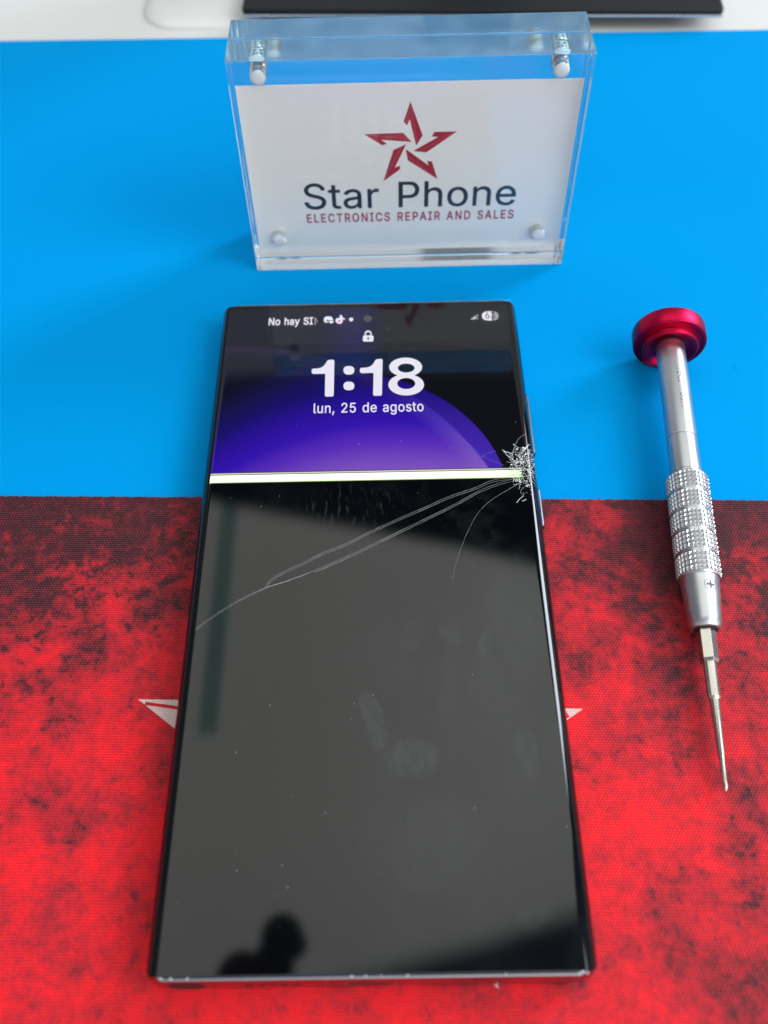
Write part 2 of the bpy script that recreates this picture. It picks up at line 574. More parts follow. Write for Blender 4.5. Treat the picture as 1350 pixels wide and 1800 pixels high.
def glitch_material():
    """band of stuck white pixel rows with thin green, yellow and dark lines"""
    m_, nt, b = mat('stuck_pixel_rows')
    P = nt.node('ShaderNodeTexCoord').outputs['Object']
    x, y, z = nt.sep(P)
    t = nt.m('MULTIPLY_ADD', y, 1000.0, -22.7)            # 0 .. 3.1 mm across the band
    ramp = nt.node('ShaderNodeValToRGB')
    ramp.color_ramp.interpolation = 'LINEAR'
    nt.put(ramp.inputs[0], nt.m('DIVIDE', t, 3.1))
    els = ramp.color_ramp.elements
    stops = [(0.0, (0.02, 0.06, 0.005)), (0.05, (0.35, 0.5, 0.12)), (0.10, (1.1, 1.25, 0.9)), (0.20, (1.3, 1.3, 1.2)), (0.28, (0.75, 0.8, 0.72)),
             (0.32, (1.3, 1.3, 1.3)), (0.52, (1.35, 1.35, 1.35)), (0.58, (0.95, 1.0, 0.98)), (0.63, (1.3, 1.3, 1.3)), (0.72, (1.2, 1.25, 1.2)),
             (0.75, (0.10, 0.11, 0.12)), (0.80, (0.16, 0.17, 0.12)), (0.84, (0.85, 0.9, 0.66)), (0.90, (0.6, 0.6, 0.62)), (0.94, (0.06, 0.05, 0.09)), (1.0, (0.05, 0.03, 0.12))]
    els[0].position, els[0].color = stops[0][0], (*stops[0][1], 1)
    els[1].position, els[1].color = stops[-1][0], (*stops[-1][1], 1)
    for p_, c_ in stops[1:-1]:
        e = els.new(p_)
        e.color = (*c_, 1)
    gz = nt.noise(P, 1400.0, 3.0, 0.7)
    green = nt.m('MULTIPLY', nt.step(x, 0.0285, 0.0350), nt.step(gz, 0.30, 0.62))
    fine = nt.noise(nt.comb(nt.m('MULTIPLY', x, 0.01), y, 0.0), 9000.0, 1.0)
    colr = nt.mix(green, ramp.outputs[0], nt.vm('MULTIPLY', ramp.outputs[0], (0.50, 0.78, 0.36)))
    colr = nt.mix(nt.step(fine, 0.50, 0.72, 0.0, 0.55), colr, nt.vm('MULTIPLY', colr, (0.70, 0.72, 0.66)))
    nt.put(b.inputs['Emission Color'], colr)
    b.inputs['Emission Strength'].default_value = 1.0
    b.inputs['Base Color'].default_value = (0.003, 0.003, 0.004, 1)
    b.inputs['Roughness'].default_value = 0.035
    return m_


def lit(name, col, s=1.0):
    m_, nt, b = mat(name)
    P = nt.node('ShaderNodeTexCoord').outputs['Object']
    n_ = nt.noise(P, 3000.0, 2.0)
    nt.put(b.inputs['Emission Color'], nt.mix(n_, tuple(c_ * 0.96 for c_ in col), col))
    b.inputs['Emission Strength'].default_value = s
    b.inputs['Base Color'].default_value = (0.003, 0.003, 0.004, 1)
    b.inputs['Roughness'].default_value = 0.035
    b.inputs['IOR'].default_value = 1.5
    return m_


def crack_material(name, alpha, col=(0.75, 0.78, 0.78)):
    m_, nt, b = mat(name)
    P = nt.node('ShaderNodeTexCoord').outputs['Object']
    n_ = nt.noise(P, 160.0, 3.0, 0.6)
    b.inputs['Base Color'].default_value = (*col, 1)
    b.inputs['Roughness'].default_value = 0.25
    b.inputs['Specular IOR Level'].default_value = 0.8
    nt.put(b.inputs['Alpha'], nt.step(n_, 0.30, 0.62, alpha * 0.6, alpha))
    return m_


def acrylic_material():
    m_, nt, b = mat('clear_acrylic')
    P = nt.node('ShaderNodeTexCoord').outputs['Object']
    n_ = nt.noise(P, 500.0, 3.0)
    b.inputs['Base Color'].default_value = (0.985, 0.993, 1.0, 1)
    b.inputs['Transmission Weight'].default_value = 1.0
    b.inputs['IOR'].default_value = 1.49
    nt.put(b.inputs['Roughness'], nt.step(n_, 0.3, 0.7, 0.045, 0.075))
    return m_


def acrylic_edge_material():
    """sawn and flame-polished edge faces: clear with a slight milky haze"""
    m_, nt, b = mat('milky_blue_glow_edge')
    P = nt.node('ShaderNodeTexCoord').outputs['Object']
    n_ = nt.noise(P, 140.0, 4.0, 0.6)
    b.inputs['Base Color'].default_value = (0.55, 0.87, 1.0, 1)  # blue tint paints in the mat's light coming through the block
    nt.put(b.inputs['Transmission Weight'], nt.step(n_, 0.3, 0.7, 0.82, 0.88))
    b.inputs['IOR'].default_value = 1.49
    nt.put(b.inputs['Roughness'], nt.step(n_, 0.3, 0.7, 0.03, 0.09))
    return m_


def brushed_metal(name, col, rough, scale=1800.0, var=0.12, bump=0.25):
    m_, nt, b = mat(name)
    P = nt.node('ShaderNodeTexCoord').outputs['Object']
    n_ = nt.noise(P, scale, 4.0, 0.7)
    n2 = nt.noise(P, 120.0, 3.0, 0.5)
    nt.put(b.inputs['Base Color'], nt.mix(n_, tuple(c_ * (1 - var) for c_ in col), col))
    b.inputs['Metallic'].default_value = 1.0
    nt.put(b.inputs['Roughness'], nt.step(n2, 0.3, 0.7, rough * 0.88, rough * 1.1))
    bp = nt.node('ShaderNodeBump')
    bp.inputs['Strength'].default_value = bump
    bp.inputs['Distance'].default_value = 0.00002
    nt.put(bp.inputs['Height'], n_)
    nt.put(b.inputs['Normal'], bp.outputs[0])
    return m_


M = dict(
    table=plain('white_table_laminate', (0.66, 0.67, 0.655), 0.35, scale=60, var=0.02, spec=0.4),
    blue=blue_mat_material(),
    red=red_mat_material(),
    pale=pale_print_material(),
    glass=phone_glass_material(),
    wall=wallpaper_material(),
    glitch=glitch_material(),
    frame=brushed_metal('dark_polished_frame', (0.30, 0.30, 0.34), 0.14, bump=0.05),
    back=plain('black_back_glass', (0.01, 0.01, 0.014), 0.15),
    hole=plain('black_recess', (0.006, 0.006, 0.007), 0.6),
    port=brushed_metal('worn_port_metal', (0.42, 0.42, 0.42), 0.35),
    text=lit('lit_white_text', (0.83, 0.80, 0.90)),
    dim=lit('lit_dim_text', (0.36, 0.36, 0.40)),
    dimmer=lit('lit_dim_grey', (0.10, 0.10, 0.11)),
    cyan=lit('lit_cyan', (0.12, 0.42, 0.60)),
    pink=lit('lit_pink', (0.85, 0.25, 0.42)),
    darkprint=lit('unlit_gap', (0.02, 0.02, 0.025)),
    lens=plain('camera_lens_glass', (0.05, 0.055, 0.055), 0.25, emis=(0.012, 0.013, 0.013)),
    crack=crack_material('fine_glass_crack', 0.36),
    crackthin=crack_material('faint_glass_crack', 0.22),
    shard=crack_material('crushed_glass', 0.85, (0.80, 0.83, 0.82)),
    dust=plain('dust_speck', (0.6, 0.6, 0.6), 0.9),
    acrylic=acrylic_material(),
    edge=acrylic_edge_material(),
    card=plain('white_card_stock', (0.87, 0.875, 0.85), 0.55, scale=900, var=0.015, spec=0.3),
    crimson=plain('crimson_print', (0.42, 0.008, 0.035), 0.5, scale=900, var=0.05),
    crimsonlight=plain('light_crimson_print', (0.70, 0.16, 0.19), 0.5, scale=900),
    ink=plain('charcoal_print', (0.018, 0.026, 0.032), 0.5, scale=900),
    magnet=brushed_metal('nickel_magnet', (0.74, 0.73, 0.71), 0.22, bump=0.05),
    plug=plain('white_plug', (0.82, 0.83, 0.84), 0.35),
    alu=brushed_metal('satin_aluminium', (0.60, 0.61, 0.625), 0.36, scale=2600.0),
    knurl=brushed_metal('bright_knurled_aluminium', (0.60, 0.61, 0.63), 0.33, scale=1500.0, bump=0.1),
    steel=brushed_metal('steel_bit', (0.56, 0.53, 0.48), 0.24),
    anod=brushed_metal('red_anodised_aluminium', (0.56, 0.008, 0.055), 0.38, scale=2200.0, bump=0.12),
    etch=plain('etched_mark', (0.09, 0.095, 0.10), 0.6),
    button=brushed_metal('dark_button_metal', (0.07, 0.075, 0.085), 0.3),
    black=plain('black_satin_plastic', (0.008, 0.008, 0.010), 0.5, scale=1200, bump=0.15, spec=0.25),
    trim=brushed_metal('silver_trim', (0.6, 0.62, 0.66), 0.25),
    rubber=plain('black_rubber', (0.015, 0.015, 0.015), 0.8),
    whiteplastic=plain('white_gloss_plastic', (0.67, 0.68, 0.665), 0.4, scale=60, var=0.02),
)

# ------------------------------------------------------------------ lettering outlines (cap height 200)
GLYPH = json.loads(r'''{"R ":[74,[]],"R-":[178,[[44,72,132,72,134,74,134,96,130,98,46,98,43,94,43,76]]],"R3":[178,[[81,-4,100,-4,124,3,140,16,148,26,153,36,156,48,156,68,153,78,148,89,134,103,124,109,108,115,93,116,98,124,148,179,148,200,146,202,30,202,26,200,26,178,28,176,109,176,104,168,61,120,60,116,60,98,62,95,88,95,98,93,108,90,118,82,124,72,127,62,127,50,122,37,114,30,106,25,94,22,78,22,66,25,54,32,49,40,44,54,18,54,15,52,17,40,21,30,26,20,34,12,40,7,52,1,62,-2]]],"R6":[178,[[85,-4,100,-4,110,-2,122,3,133,10,146,26,150,34,154,48,155,66,152,84,146,97,134,112,124,118,104,125,86,125,77,124,127,196,128,200,126,202,100,202,96,200,37,112,29,94,23,72,23,58,26,40,31,28,37,20,45,10,64,0,78,-4],[84,21,70,27,60,34,52,52,51,68,56,84,66,95,70,98,82,102,94,102,108,97,116,91,120,86,126,70,126,54,121,40,114,30,102,23,92,21]]],"RA":[189,[[5,-2,32,-2,36,-1,53,50,55,54,58,54,132,54,136,48,154,-1,156,-2,180,-2,184,0,182,8,110,202,80,202,76,200,4,2],[66,80,64,82,65,84,94,169,96,166,124,81,120,80]]],"RD":[197,[[23,-2,92,-2,106,-1,124,3,140,11,152,19,161,28,170,42,179,62,182,78,184,100,182,122,179,138,172,154,166,166,153,180,142,189,124,197,106,201,26,202,22,200,22,2],[52,24,51,176,98,175,120,168,134,159,142,151,147,142,152,126,154,116,155,98,152,74,147,60,142,50,132,40,124,34,114,29,96,25]]],"RE":[165,[[23,-2,144,-2,149,0,149,22,146,24,54,24,52,24,51,26,52,88,138,88,140,89,141,92,141,112,138,114,52,114,51,176,146,176,148,180,148,198,146,202,26,202,22,200,22,2]]],"RG":[204,[[102,-4,120,-4,134,-1,150,6,160,13,173,26,180,36,186,50,189,62,190,76,190,100,188,103,112,103,109,100,109,80,110,76,161,76,159,62,155,52,144,36,134,29,118,24,112,23,94,24,82,27,71,34,62,42,55,50,46,70,44,82,43,112,46,130,51,142,61,158,74,169,94,176,110,177,118,176,132,170,143,162,151,152,160,135,184,135,188,136,186,148,182,158,174,172,164,182,150,193,136,200,122,203,106,205,86,203,72,199,58,193,42,180,32,168,24,154,18,136,14,112,14,86,18,64,25,46,34,30,46,17,60,7,74,0,92,-4]]],"RI":[118,[[11,-2,104,-2,108,0,108,20,107,24,76,24,74,24,74,26,74,174,76,176,107,176,108,180,108,198,106,202,14,202,10,200,10,180,11,176,42,176,44,176,44,174,44,26,42,24,11,24,10,20,10,2]]],"RM":[247,[[23,-2,46,-2,50,0,50,151,109,2,111,-2,114,-2,134,-2,137,0,196,151,196,0,200,-2,222,-2,224,-1,225,198,224,202,188,202,184,200,137,78,124,38,114,68,62,200,58,202,26,202,22,201,22,2]]],"RP":[175,[[23,-2,48,-2,51,0,52,71,98,71,120,74,130,79,142,86,155,102,162,124,163,136,162,150,154,173,140,188,132,193,118,199,98,202,26,202,22,200,22,2],[52,97,52,176,90,176,102,175,116,171,126,162,132,148,133,130,128,116,120,106,108,99,94,97]]],"RS":[176,[[86,-6,104,-5,116,-2,138,8,148,16,156,28,162,46,162,64,158,78,153,84,142,96,118,108,80,118,66,124,54,131,50,138,47,148,48,152,50,158,56,167,68,175,82,178,100,177,108,175,118,170,126,162,132,147,156,147,159,148,159,156,156,168,150,177,142,186,130,195,118,201,104,204,92,205,74,204,56,199,41,190,32,182,25,172,19,158,18,146,20,134,24,124,30,114,44,103,62,95,112,80,124,73,130,67,133,62,134,54,131,44,124,33,112,26,98,22,86,21,68,24,56,31,48,38,42,56,16,56,13,52,14,42,21,26,28,16,36,9,50,1,62,-3]]],"Ra":[153,[[61,-6,72,-5,86,-2,100,7,106,14,107,12,107,0,108,-2,132,-2,134,0,134,108,132,118,126,132,118,140,106,147,96,151,84,153,70,153,46,148,33,140,22,130,18,124,14,116,14,114,16,112,40,106,45,114,54,121,66,127,80,128,90,126,98,122,102,118,105,112,106,98,104,95,98,92,70,89,40,83,24,74,18,68,12,58,10,50,10,34,13,24,22,10,32,2,42,-3],[60,20,46,25,41,32,38,44,42,54,48,57,58,62,106,70,106,50,103,42,98,32,90,26,82,22,74,20]]],"Re":[159,[[75,-4,94,-5,100,-4,120,3,132,12,138,20,145,32,145,36,140,39,120,43,118,42,114,33,110,29,98,22,84,20,70,22,58,28,48,37,42,50,40,64,144,64,148,66,148,84,146,100,142,114,136,124,126,136,116,144,104,150,88,153,74,153,62,151,44,143,38,138,29,130,19,114,12,90,11,74,14,50,19,36,28,20,34,12,44,5,56,-1],[42,89,40,90,45,104,54,118,66,125,72,127,80,127,88,127,96,125,106,118,115,106,119,90,116,89]]],"Rh":[161,[[20,-2,44,-2,47,0,47,98,51,108,57,118,68,124,78,127,86,127,100,123,106,118,112,108,114,96,114,0,118,-2,138,-2,142,0,142,104,140,116,136,126,130,135,118,146,98,153,84,153,70,150,59,144,48,134,47,198,44,202,22,202,19,200,19,2]]],"Rn":[161,[[20,-2,44,-2,47,0,47,98,51,108,57,118,68,124,78,127,86,127,100,123,106,118,112,108,114,96,114,0,118,-2,138,-2,142,-1,142,106,140,118,136,128,130,135,118,146,98,153,78,152,60,145,46,132,46,148,44,151,22,151,20,150,19,2]]],"Ro":[163,[[73,-4,88,-5,104,-2,118,4,124,8,136,20,143,32,151,58,152,72,151,90,148,104,141,120,134,130,120,142,108,149,96,152,86,153,66,152,54,148,37,138,26,126,22,118,15,104,12,88,11,74,12,60,16,42,24,26,28,19,44,5,58,-2],[80,20,66,23,57,28,52,33,43,50,40,66,40,80,44,100,54,116,66,125,82,128,90,127,100,123,109,116,115,108,122,90,123,64,118,44,110,33,98,23,90,21]]],"Rr":[102,[[20,-2,44,-2,47,0,47,98,48,104,55,116,64,122,78,126,94,125,96,126,97,150,96,153,76,153,68,151,59,146,46,135,46,148,44,151,22,151,19,150,19,2]]],"Rt":[89,[[64,-4,80,-3,84,-2,86,2,81,22,62,22,56,25,52,32,52,124,54,126,81,126,82,130,82,148,80,151,52,151,52,186,48,187,26,187,24,184,24,152,1,150,0,148,0,128,2,126,22,126,24,124,24,28,28,16,34,8,42,1,56,-3]]],"M ":[74,[]],"M,":[74,[[13,-50,32,-50,36,-48,57,26,56,31,28,31,23,28,12,-44]]],"M2":[178,[[23,-2,26,-3,152,-3,156,-2,156,22,154,25,72,26,69,26,128,90,146,116,151,130,153,148,152,158,149,170,140,184,132,192,122,199,106,204,90,206,66,203,50,196,42,189,36,184,28,171,25,162,23,150,23,142,26,139,52,139,53,142,56,156,62,166,66,170,76,175,88,177,102,174,113,168,120,158,122,146,119,130,107,112,22,20,22,2]]],"M5":[178,[[78,-6,90,-6,112,-2,122,2,130,8,142,20,152,36,156,52,157,66,155,84,148,102,136,116,122,127,110,132,96,134,80,134,68,131,60,127,58,128,63,174,64,174,144,175,147,176,148,180,147,200,144,203,40,203,36,202,34,198,23,100,23,98,26,96,50,94,68,102,84,105,94,104,106,100,114,93,120,84,124,72,125,62,123,50,120,43,110,31,102,26,94,24,76,25,65,30,56,38,51,52,48,54,24,54,21,52,21,44,22,38,27,26,32,18,42,8,52,2,64,-3]]],"Ma":[153,[[58,-6,62,-7,72,-6,86,-3,96,2,104,10,106,0,108,-3,132,-3,135,0,135,108,133,120,127,132,120,140,112,146,100,151,84,154,70,154,46,149,32,142,22,131,17,124,13,116,13,112,16,111,40,105,42,106,46,112,54,120,66,125,80,126,94,122,100,118,103,112,104,100,102,96,98,94,70,90,40,84,22,75,16,69,11,60,9,50,9,34,11,24,17,14,27,4,36,-1,46,-5],[62,22,50,25,42,32,40,42,44,52,48,56,58,60,104,68,104,50,102,42,96,33,90,28,82,24,74,22]]],"Md":[167,[[63,-6,84,-6,94,-4,108,3,118,13,120,0,122,-3,146,-3,149,0,149,198,149,202,146,203,122,203,119,200,118,140,118,137,108,146,102,150,94,152,84,154,62,153,52,150,40,143,24,128,18,116,13,102,10,76,11,58,15,40,24,20,35,8,42,3,51,-2],[76,22,66,25,58,30,49,40,43,60,42,80,46,102,54,115,59,120,70,124,86,125,94,123,104,118,112,106,115,98,118,84,118,66,114,46,106,32,100,27,90,24]]],"Me":[159,[[72,-6,94,-6,106,-4,120,2,135,14,143,24,146,34,146,38,144,39,120,44,116,42,112,34,104,27,96,24,82,22,70,24,62,27,54,33,47,44,43,56,42,62,44,62,144,63,148,63,149,66,149,84,147,100,143,114,138,124,130,135,118,145,106,150,88,154,74,154,62,152,44,144,36,139,28,130,18,116,11,90,10,74,11,58,15,42,22,26,33,12,42,4,56,-2],[44,90,42,92,44,98,47,106,54,116,66,123,72,125,80,126,88,125,96,123,105,116,113,104,117,92,114,90]]],"Mg":[167,[[66,-62,92,-62,116,-57,126,-52,134,-46,140,-38,146,-28,150,-12,149,148,149,150,146,152,122,152,120,150,118,136,106,147,100,150,90,153,72,154,52,150,40,144,27,130,19,118,14,106,11,92,10,76,11,60,13,48,20,30,34,13,54,2,70,-1,84,-1,98,2,110,8,118,16,118,14,118,-6,117,-14,110,-25,100,-31,86,-34,68,-33,54,-27,42,-14,40,-13,18,-25,17,-28,21,-36,34,-50,50,-58],[74,28,62,31,50,42,44,58,42,70,42,84,44,94,48,106,58,118,64,123,72,125,88,125,96,123,102,119,109,112,113,106,118,88,118,64,116,54,112,44,102,33,88,28,80,27]]],"Ml":[74,[[46,-4,62,-4,70,-3,74,0,74,4,70,23,66,24,60,24,52,26,49,32,48,200,44,203,22,203,18,202,18,198,18,26,21,14,26,7,35,0]]],"Mn":[161,[[19,-2,44,-3,48,-2,49,96,52,108,58,116,68,123,78,126,86,125,98,122,105,116,110,106,112,96,113,-2,118,-4,140,-3,143,-2,143,106,141,118,137,128,132,136,118,148,98,154,78,153,60,146,48,138,47,150,44,152,22,152,18,150,18,2]]],"Mo":[163,[[70,-6,88,-6,96,-5,108,-2,124,6,137,20,144,30,149,44,152,58,154,72,152,90,149,104,142,120,135,130,121,144,108,150,96,153,76,154,66,153,46,146,36,138,24,126,19,116,14,104,11,88,10,74,11,58,15,42,22,26,28,18,42,4,56,-2],[76,22,66,25,58,30,49,40,46,48,43,60,42,80,46,100,55,116,64,122,74,125,90,125,98,122,108,116,114,106,120,90,121,64,116,44,106,30,96,25,90,23,82,22]]],"Ms":[143,[[56,-6,84,-6,102,-2,116,6,124,15,130,24,132,30,134,44,132,54,128,64,122,71,114,77,104,82,56,96,50,100,47,104,47,112,52,121,62,125,74,127,82,126,93,122,104,106,126,110,130,112,130,116,128,124,120,135,108,146,90,153,64,154,41,148,35,144,25,136,21,130,16,118,15,108,17,94,20,86,30,76,36,72,46,67,94,53,98,50,100,46,101,38,98,31,88,24,78,22,66,22,52,26,46,32,40,44,38,45,20,42,12,39,11,36,13,28,20,14,34,2,42,-2]]],"Mt":[89,[[60,-4,68,-5,80,-4,86,-2,87,2,82,24,78,24,62,24,56,26,54,32,54,122,56,124,82,126,83,128,83,148,82,151,80,152,56,152,54,154,53,184,52,188,26,188,24,187,23,184,22,154,20,152,2,152,0,151,-1,128,2,125,22,124,23,28,26,16,32,8,42,0,54,-4]]],"Mu":[161,[[62,-4,76,-5,84,-4,102,3,112,12,114,0,116,-3,140,-3,143,-2,143,148,142,152,116,152,113,150,112,52,110,44,103,32,92,25,84,24,74,24,62,28,56,33,50,46,49,50,48,150,42,152,22,152,18,150,18,44,20,32,28,14,38,5,50,-2]]],"B ":[74,[]],"BA":[189,[[4,-8,34,-8,39,-6,58,46,62,48,128,48,147,0,150,-6,156,-8,182,-8,186,-7,189,-4,190,2,187,10,116,202,112,207,108,208,78,208,74,206,71,202,-2,3,-1,-4],[74,86,94,148,115,86]]],"BC":[200,[[100,-10,110,-11,128,-8,144,-3,154,2,164,9,172,16,182,30,188,42,194,62,192,68,188,71,158,70,154,67,148,54,138,41,126,33,110,29,94,30,86,32,77,36,67,46,60,54,52,72,50,82,49,110,52,128,57,140,63,150,68,156,78,163,94,170,104,171,116,170,128,166,141,156,147,150,153,134,158,130,186,129,191,132,194,136,192,148,186,164,177,178,164,190,154,198,144,203,126,209,108,211,86,209,70,204,54,196,36,182,29,172,22,162,14,142,9,122,8,110,8,90,12,62,20,42,32,24,50,6,70,-4,84,-9]]],"BD":[197,[[22,-8,94,-8,108,-7,124,-3,144,6,154,14,166,26,175,38,184,60,188,78,190,100,188,124,184,140,178,156,170,169,157,184,144,194,126,203,106,207,94,208,24,208,20,207,17,204,16,198,16,0,18,-4],[58,30,57,170,96,169,118,163,130,154,136,148,142,138,146,124,149,100,146,76,142,62,136,54,129,46,120,39,112,35,94,31]]],"BE":[165,[[22,-8,146,-8,150,-7,154,-4,155,22,153,26,150,29,60,30,58,30,57,32,58,82,140,82,145,86,147,92,147,114,144,117,142,119,58,120,57,170,148,171,152,174,154,178,154,200,152,204,150,207,144,208,24,208,20,207,17,204,16,198,16,0,18,-4]]],"BI":[118,[[10,-8,106,-8,110,-7,113,-4,114,22,112,27,106,30,82,30,80,32,80,168,82,170,106,170,112,174,114,178,114,200,112,204,110,207,104,208,12,208,8,207,5,204,4,178,6,173,12,170,36,170,38,168,38,32,36,30,12,30,6,26,4,22,4,0,6,-4]]],"BL":[154,[[22,-8,142,-8,147,-6,150,0,150,22,148,26,144,29,57,30,57,200,54,205,50,208,22,208,18,205,16,200,16,0,18,-4]]],"BN":[206,[[22,-8,50,-8,54,-6,57,-2,58,132,145,-4,148,-7,152,-8,182,-8,188,-4,190,2,190,198,189,202,186,206,182,208,156,208,152,206,149,202,148,67,146,69,60,205,54,208,24,208,18,204,16,198,16,2,18,-4]]],"BO":[209,[[100,-10,118,-10,138,-5,156,4,175,20,188,38,196,58,201,80,202,96,201,120,197,140,190,158,180,174,168,187,154,197,132,207,108,211,86,209,70,204,54,196,36,182,29,172,22,162,14,142,9,122,8,110,8,90,12,62,20,42,32,24,50,6,70,-4,84,-9],[98,29,86,32,76,38,67,46,57,60,52,72,50,82,49,110,52,128,55,136,62,148,68,156,76,162,86,167,94,170,106,171,129,166,136,160,146,150,153,140,157,128,160,114,161,94,158,74,155,66,148,52,142,44,130,36,122,32,110,29]]],"BP":[175,[[22,-8,50,-8,54,-6,56,-4,57,0,58,65,100,65,124,70,134,74,145,82,160,100,168,122,169,138,168,152,162,168,158,176,144,192,136,198,120,205,98,208,24,208,20,207,17,204,16,198,16,0,18,-4],[58,103,58,170,88,170,100,169,112,165,121,158,126,146,127,132,124,120,116,110,106,105,92,103]]],"BR":[176,[[22,-8,50,-8,54,-6,56,-4,57,2,57,68,57,70,60,70,92,70,131,-4,134,-6,138,-8,168,-8,172,-7,175,-4,176,0,175,4,136,78,150,89,160,102,166,114,169,138,168,154,161,174,154,184,136,199,122,205,98,208,24,208,20,207,17,204,16,198,16,0,18,-4],[58,108,58,170,88,170,100,169,114,165,120,160,125,154,127,146,127,132,124,122,118,116,108,110,94,108]]],"BS":[176,[[85,-12,104,-11,114,-9,128,-4,141,2,152,13,160,24,164,32,168,44,168,66,163,80,158,88,145,100,120,113,82,124,68,129,58,136,55,140,54,152,56,156,60,162,70,169,84,172,92,172,102,170,114,164,120,158,125,146,130,142,158,141,162,143,164,146,165,158,161,170,155,180,146,190,134,200,120,206,104,210,92,211,74,210,62,207,46,201,32,191,23,180,17,170,13,158,12,146,13,136,16,128,22,116,30,106,40,98,60,90,110,74,120,68,125,64,127,60,128,54,126,46,120,38,110,32,102,29,88,27,70,30,60,36,54,42,48,58,44,61,14,62,9,58,7,54,8,42,12,30,19,18,28,8,48,-4,66,-10]]],"BT":[176,[[74,-8,102,-8,106,-6,109,-2,109,170,164,170,168,172,172,178,172,200,170,204,166,207,14,208,8,206,6,202,5,178,7,174,10,171,14,170,66,170,68,168,68,0,70,-4]]],"Ba":[153,[[60,-12,74,-11,84,-9,100,-1,104,-6,110,-8,134,-8,137,-6,140,-2,140,108,138,120,130,135,122,144,108,153,98,157,84,159,68,159,44,153,30,145,18,134,13,128,8,116,9,112,12,107,36,100,44,102,50,110,56,116,64,120,72,122,80,122,90,120,96,115,99,110,100,102,98,99,46,91,26,83,20,79,14,72,6,60,4,50,4,34,7,24,14,10,24,0,34,-6,46,-10],[60,26,50,30,46,34,44,42,47,50,56,55,64,57,100,62,100,50,96,40,91,34,80,28,72,26]]],"Bh":[161,[[19,-8,46,-8,50,-6,52,-4,53,2,53,96,56,106,61,112,70,119,78,121,86,121,96,118,101,114,106,106,108,96,108,2,109,-4,112,-6,116,-8,140,-8,145,-6,148,0,148,106,146,118,142,128,136,138,122,151,100,159,84,159,76,158,54,149,53,200,50,205,46,208,20,208,16,205,13,200,13,0,15,-4]]],"Bo":[163,[[72,-10,88,-11,98,-10,110,-6,126,3,140,17,148,28,153,42,157,56,158,72,157,90,153,106,146,122,138,133,124,147,110,154,98,158,76,159,64,158,52,154,42,149,34,142,21,128,17,122,10,105,6,88,5,74,6,58,11,40,19,22,24,16,40,0,54,-6],[80,26,74,27,64,31,59,36,54,42,48,56,46,68,46,78,50,100,58,112,66,118,72,120,88,121,96,119,100,115,105,112,110,104,116,88,117,66,112,46,106,37,94,29]]],"By":[153,[[26,-64,44,-65,56,-62,68,-54,81,-40,90,-20,153,146,153,152,150,156,146,157,120,157,113,152,76,55,40,152,36,156,30,157,6,157,2,155,0,152,-1,148,1,142,55,0,49,-18,42,-25,38,-27,22,-26,19,-28,16,-32,10,-52,10,-56,14,-62]]]}''')

# ------------------------------------------------------------------ setting: table
Z_BLUE = -0.4       # top of the blue mat; the red cloth's top is z = 0
bm = bmesh.new()
box(bm, -900, 900, -700, 1200, -32.4, -2.4)
tag(obj('table', bm, M['table']), kind='structure')

# blue silicone mat
bm = bmesh.new()
loft(bm, [rrect(330, 235, 6, z_, 6) for z_ in (-2.4, -0.62)] + [rrect(329.7, 234.7, 5.7, Z_BLUE, 6)])
blue = obj('repair_mat', bm, M['blue'], smooth=False)
blue.location = (0.0, (228.7 - 235) * MM, 0)
blue.rotation_euler.z = math.radians(-0.81)
tag(blue, 'smooth bright blue silicone mat under the clear acrylic card holder', 'mat')

# red printed cloth mat on top of it, ragged far edge
bm = bmesh.new()
random.seed(3)
edge = [(x_ * 0.5, 0.10 * math.sin(x_ * 0.9) * random.random() + random.uniform(-0.11, 0.11)) for x_ in range(-400, 441)]
top = [bm.verts.new((x_, y_, 0.0)) for x_, y_ in edge]
bot = [bm.verts.new((x_, y_ + 0.05, Z_BLUE + 0.01)) for x_, y_ in edge]
near = [bm.verts.new((x_, -300, 0.0)) for x_, y_ in edge]
for i in range(len(edge) - 1):
    bm.faces.new((near[i], near[i + 1], top[i + 1], top[i]))
    bm.faces.new((top[i], top[i + 1], bot[i + 1], bot[i]))
cloth = obj('printed_mat', bm, M['red'])
cloth.location = (0, 24.12 * MM, 0)
cloth.rotation_euler.z = math.radians(-1.73)
tag(cloth, 'red cloth mat with dark grunge print and woven texture under the phone', 'mat')
bm = bmesh.new()                                     # loose thread ends along the cut
for k in range(620):
    x_ = random.uniform(-120, 125)
    y0 = random.uniform(-0.05, 0.05)
    L_ = random.uniform(0.12, 0.42)
    ribbon(bm, [(x_, y0 - 0.1), (x_ + random.uniform(-.12, .12), y0 + L_ * 0.5), (x_ + random.uniform(-.25, .25), y0 + L_)], 0.07, lambda a, b: 0.02)
fr = obj('frayed_edge', bm, plain('dark_red_thread', (0.16, 0.03, 0.04), 0.8), cloth)
fr['kind'] = 'stuff'

# star emblem printed on the cloth, mostly under the phone
S_O, S_K = (600, 160), 5.1923
STAR = [
    ([(630, 95), (742, 405), (683, 500), (624, 258), (600, 318), (568, 278)], [(634, 140), (690, 470)]),
    ([(1055, 370), (775, 562), (655, 548), (884, 420), (825, 416), (850, 374)], [(1025, 380), (712, 552)]),
    ([(877, 805), (605, 632), (588, 530), (796, 680), (782, 640), (826, 643)], [(597, 585), (838, 778)]),
    ([(383, 825), (475, 540), (592, 485), (488, 700), (537, 680), (533, 718)], [(398, 795), (548, 508)]),
    ([(207, 395), (565, 382), (643, 466), (362, 446), (417, 482), (372, 496)], [(222, 402), (622, 434)]),
]
SIGN = dict(x=11.27, y=105.31, w=86.84, h=62.49, d=18.58)


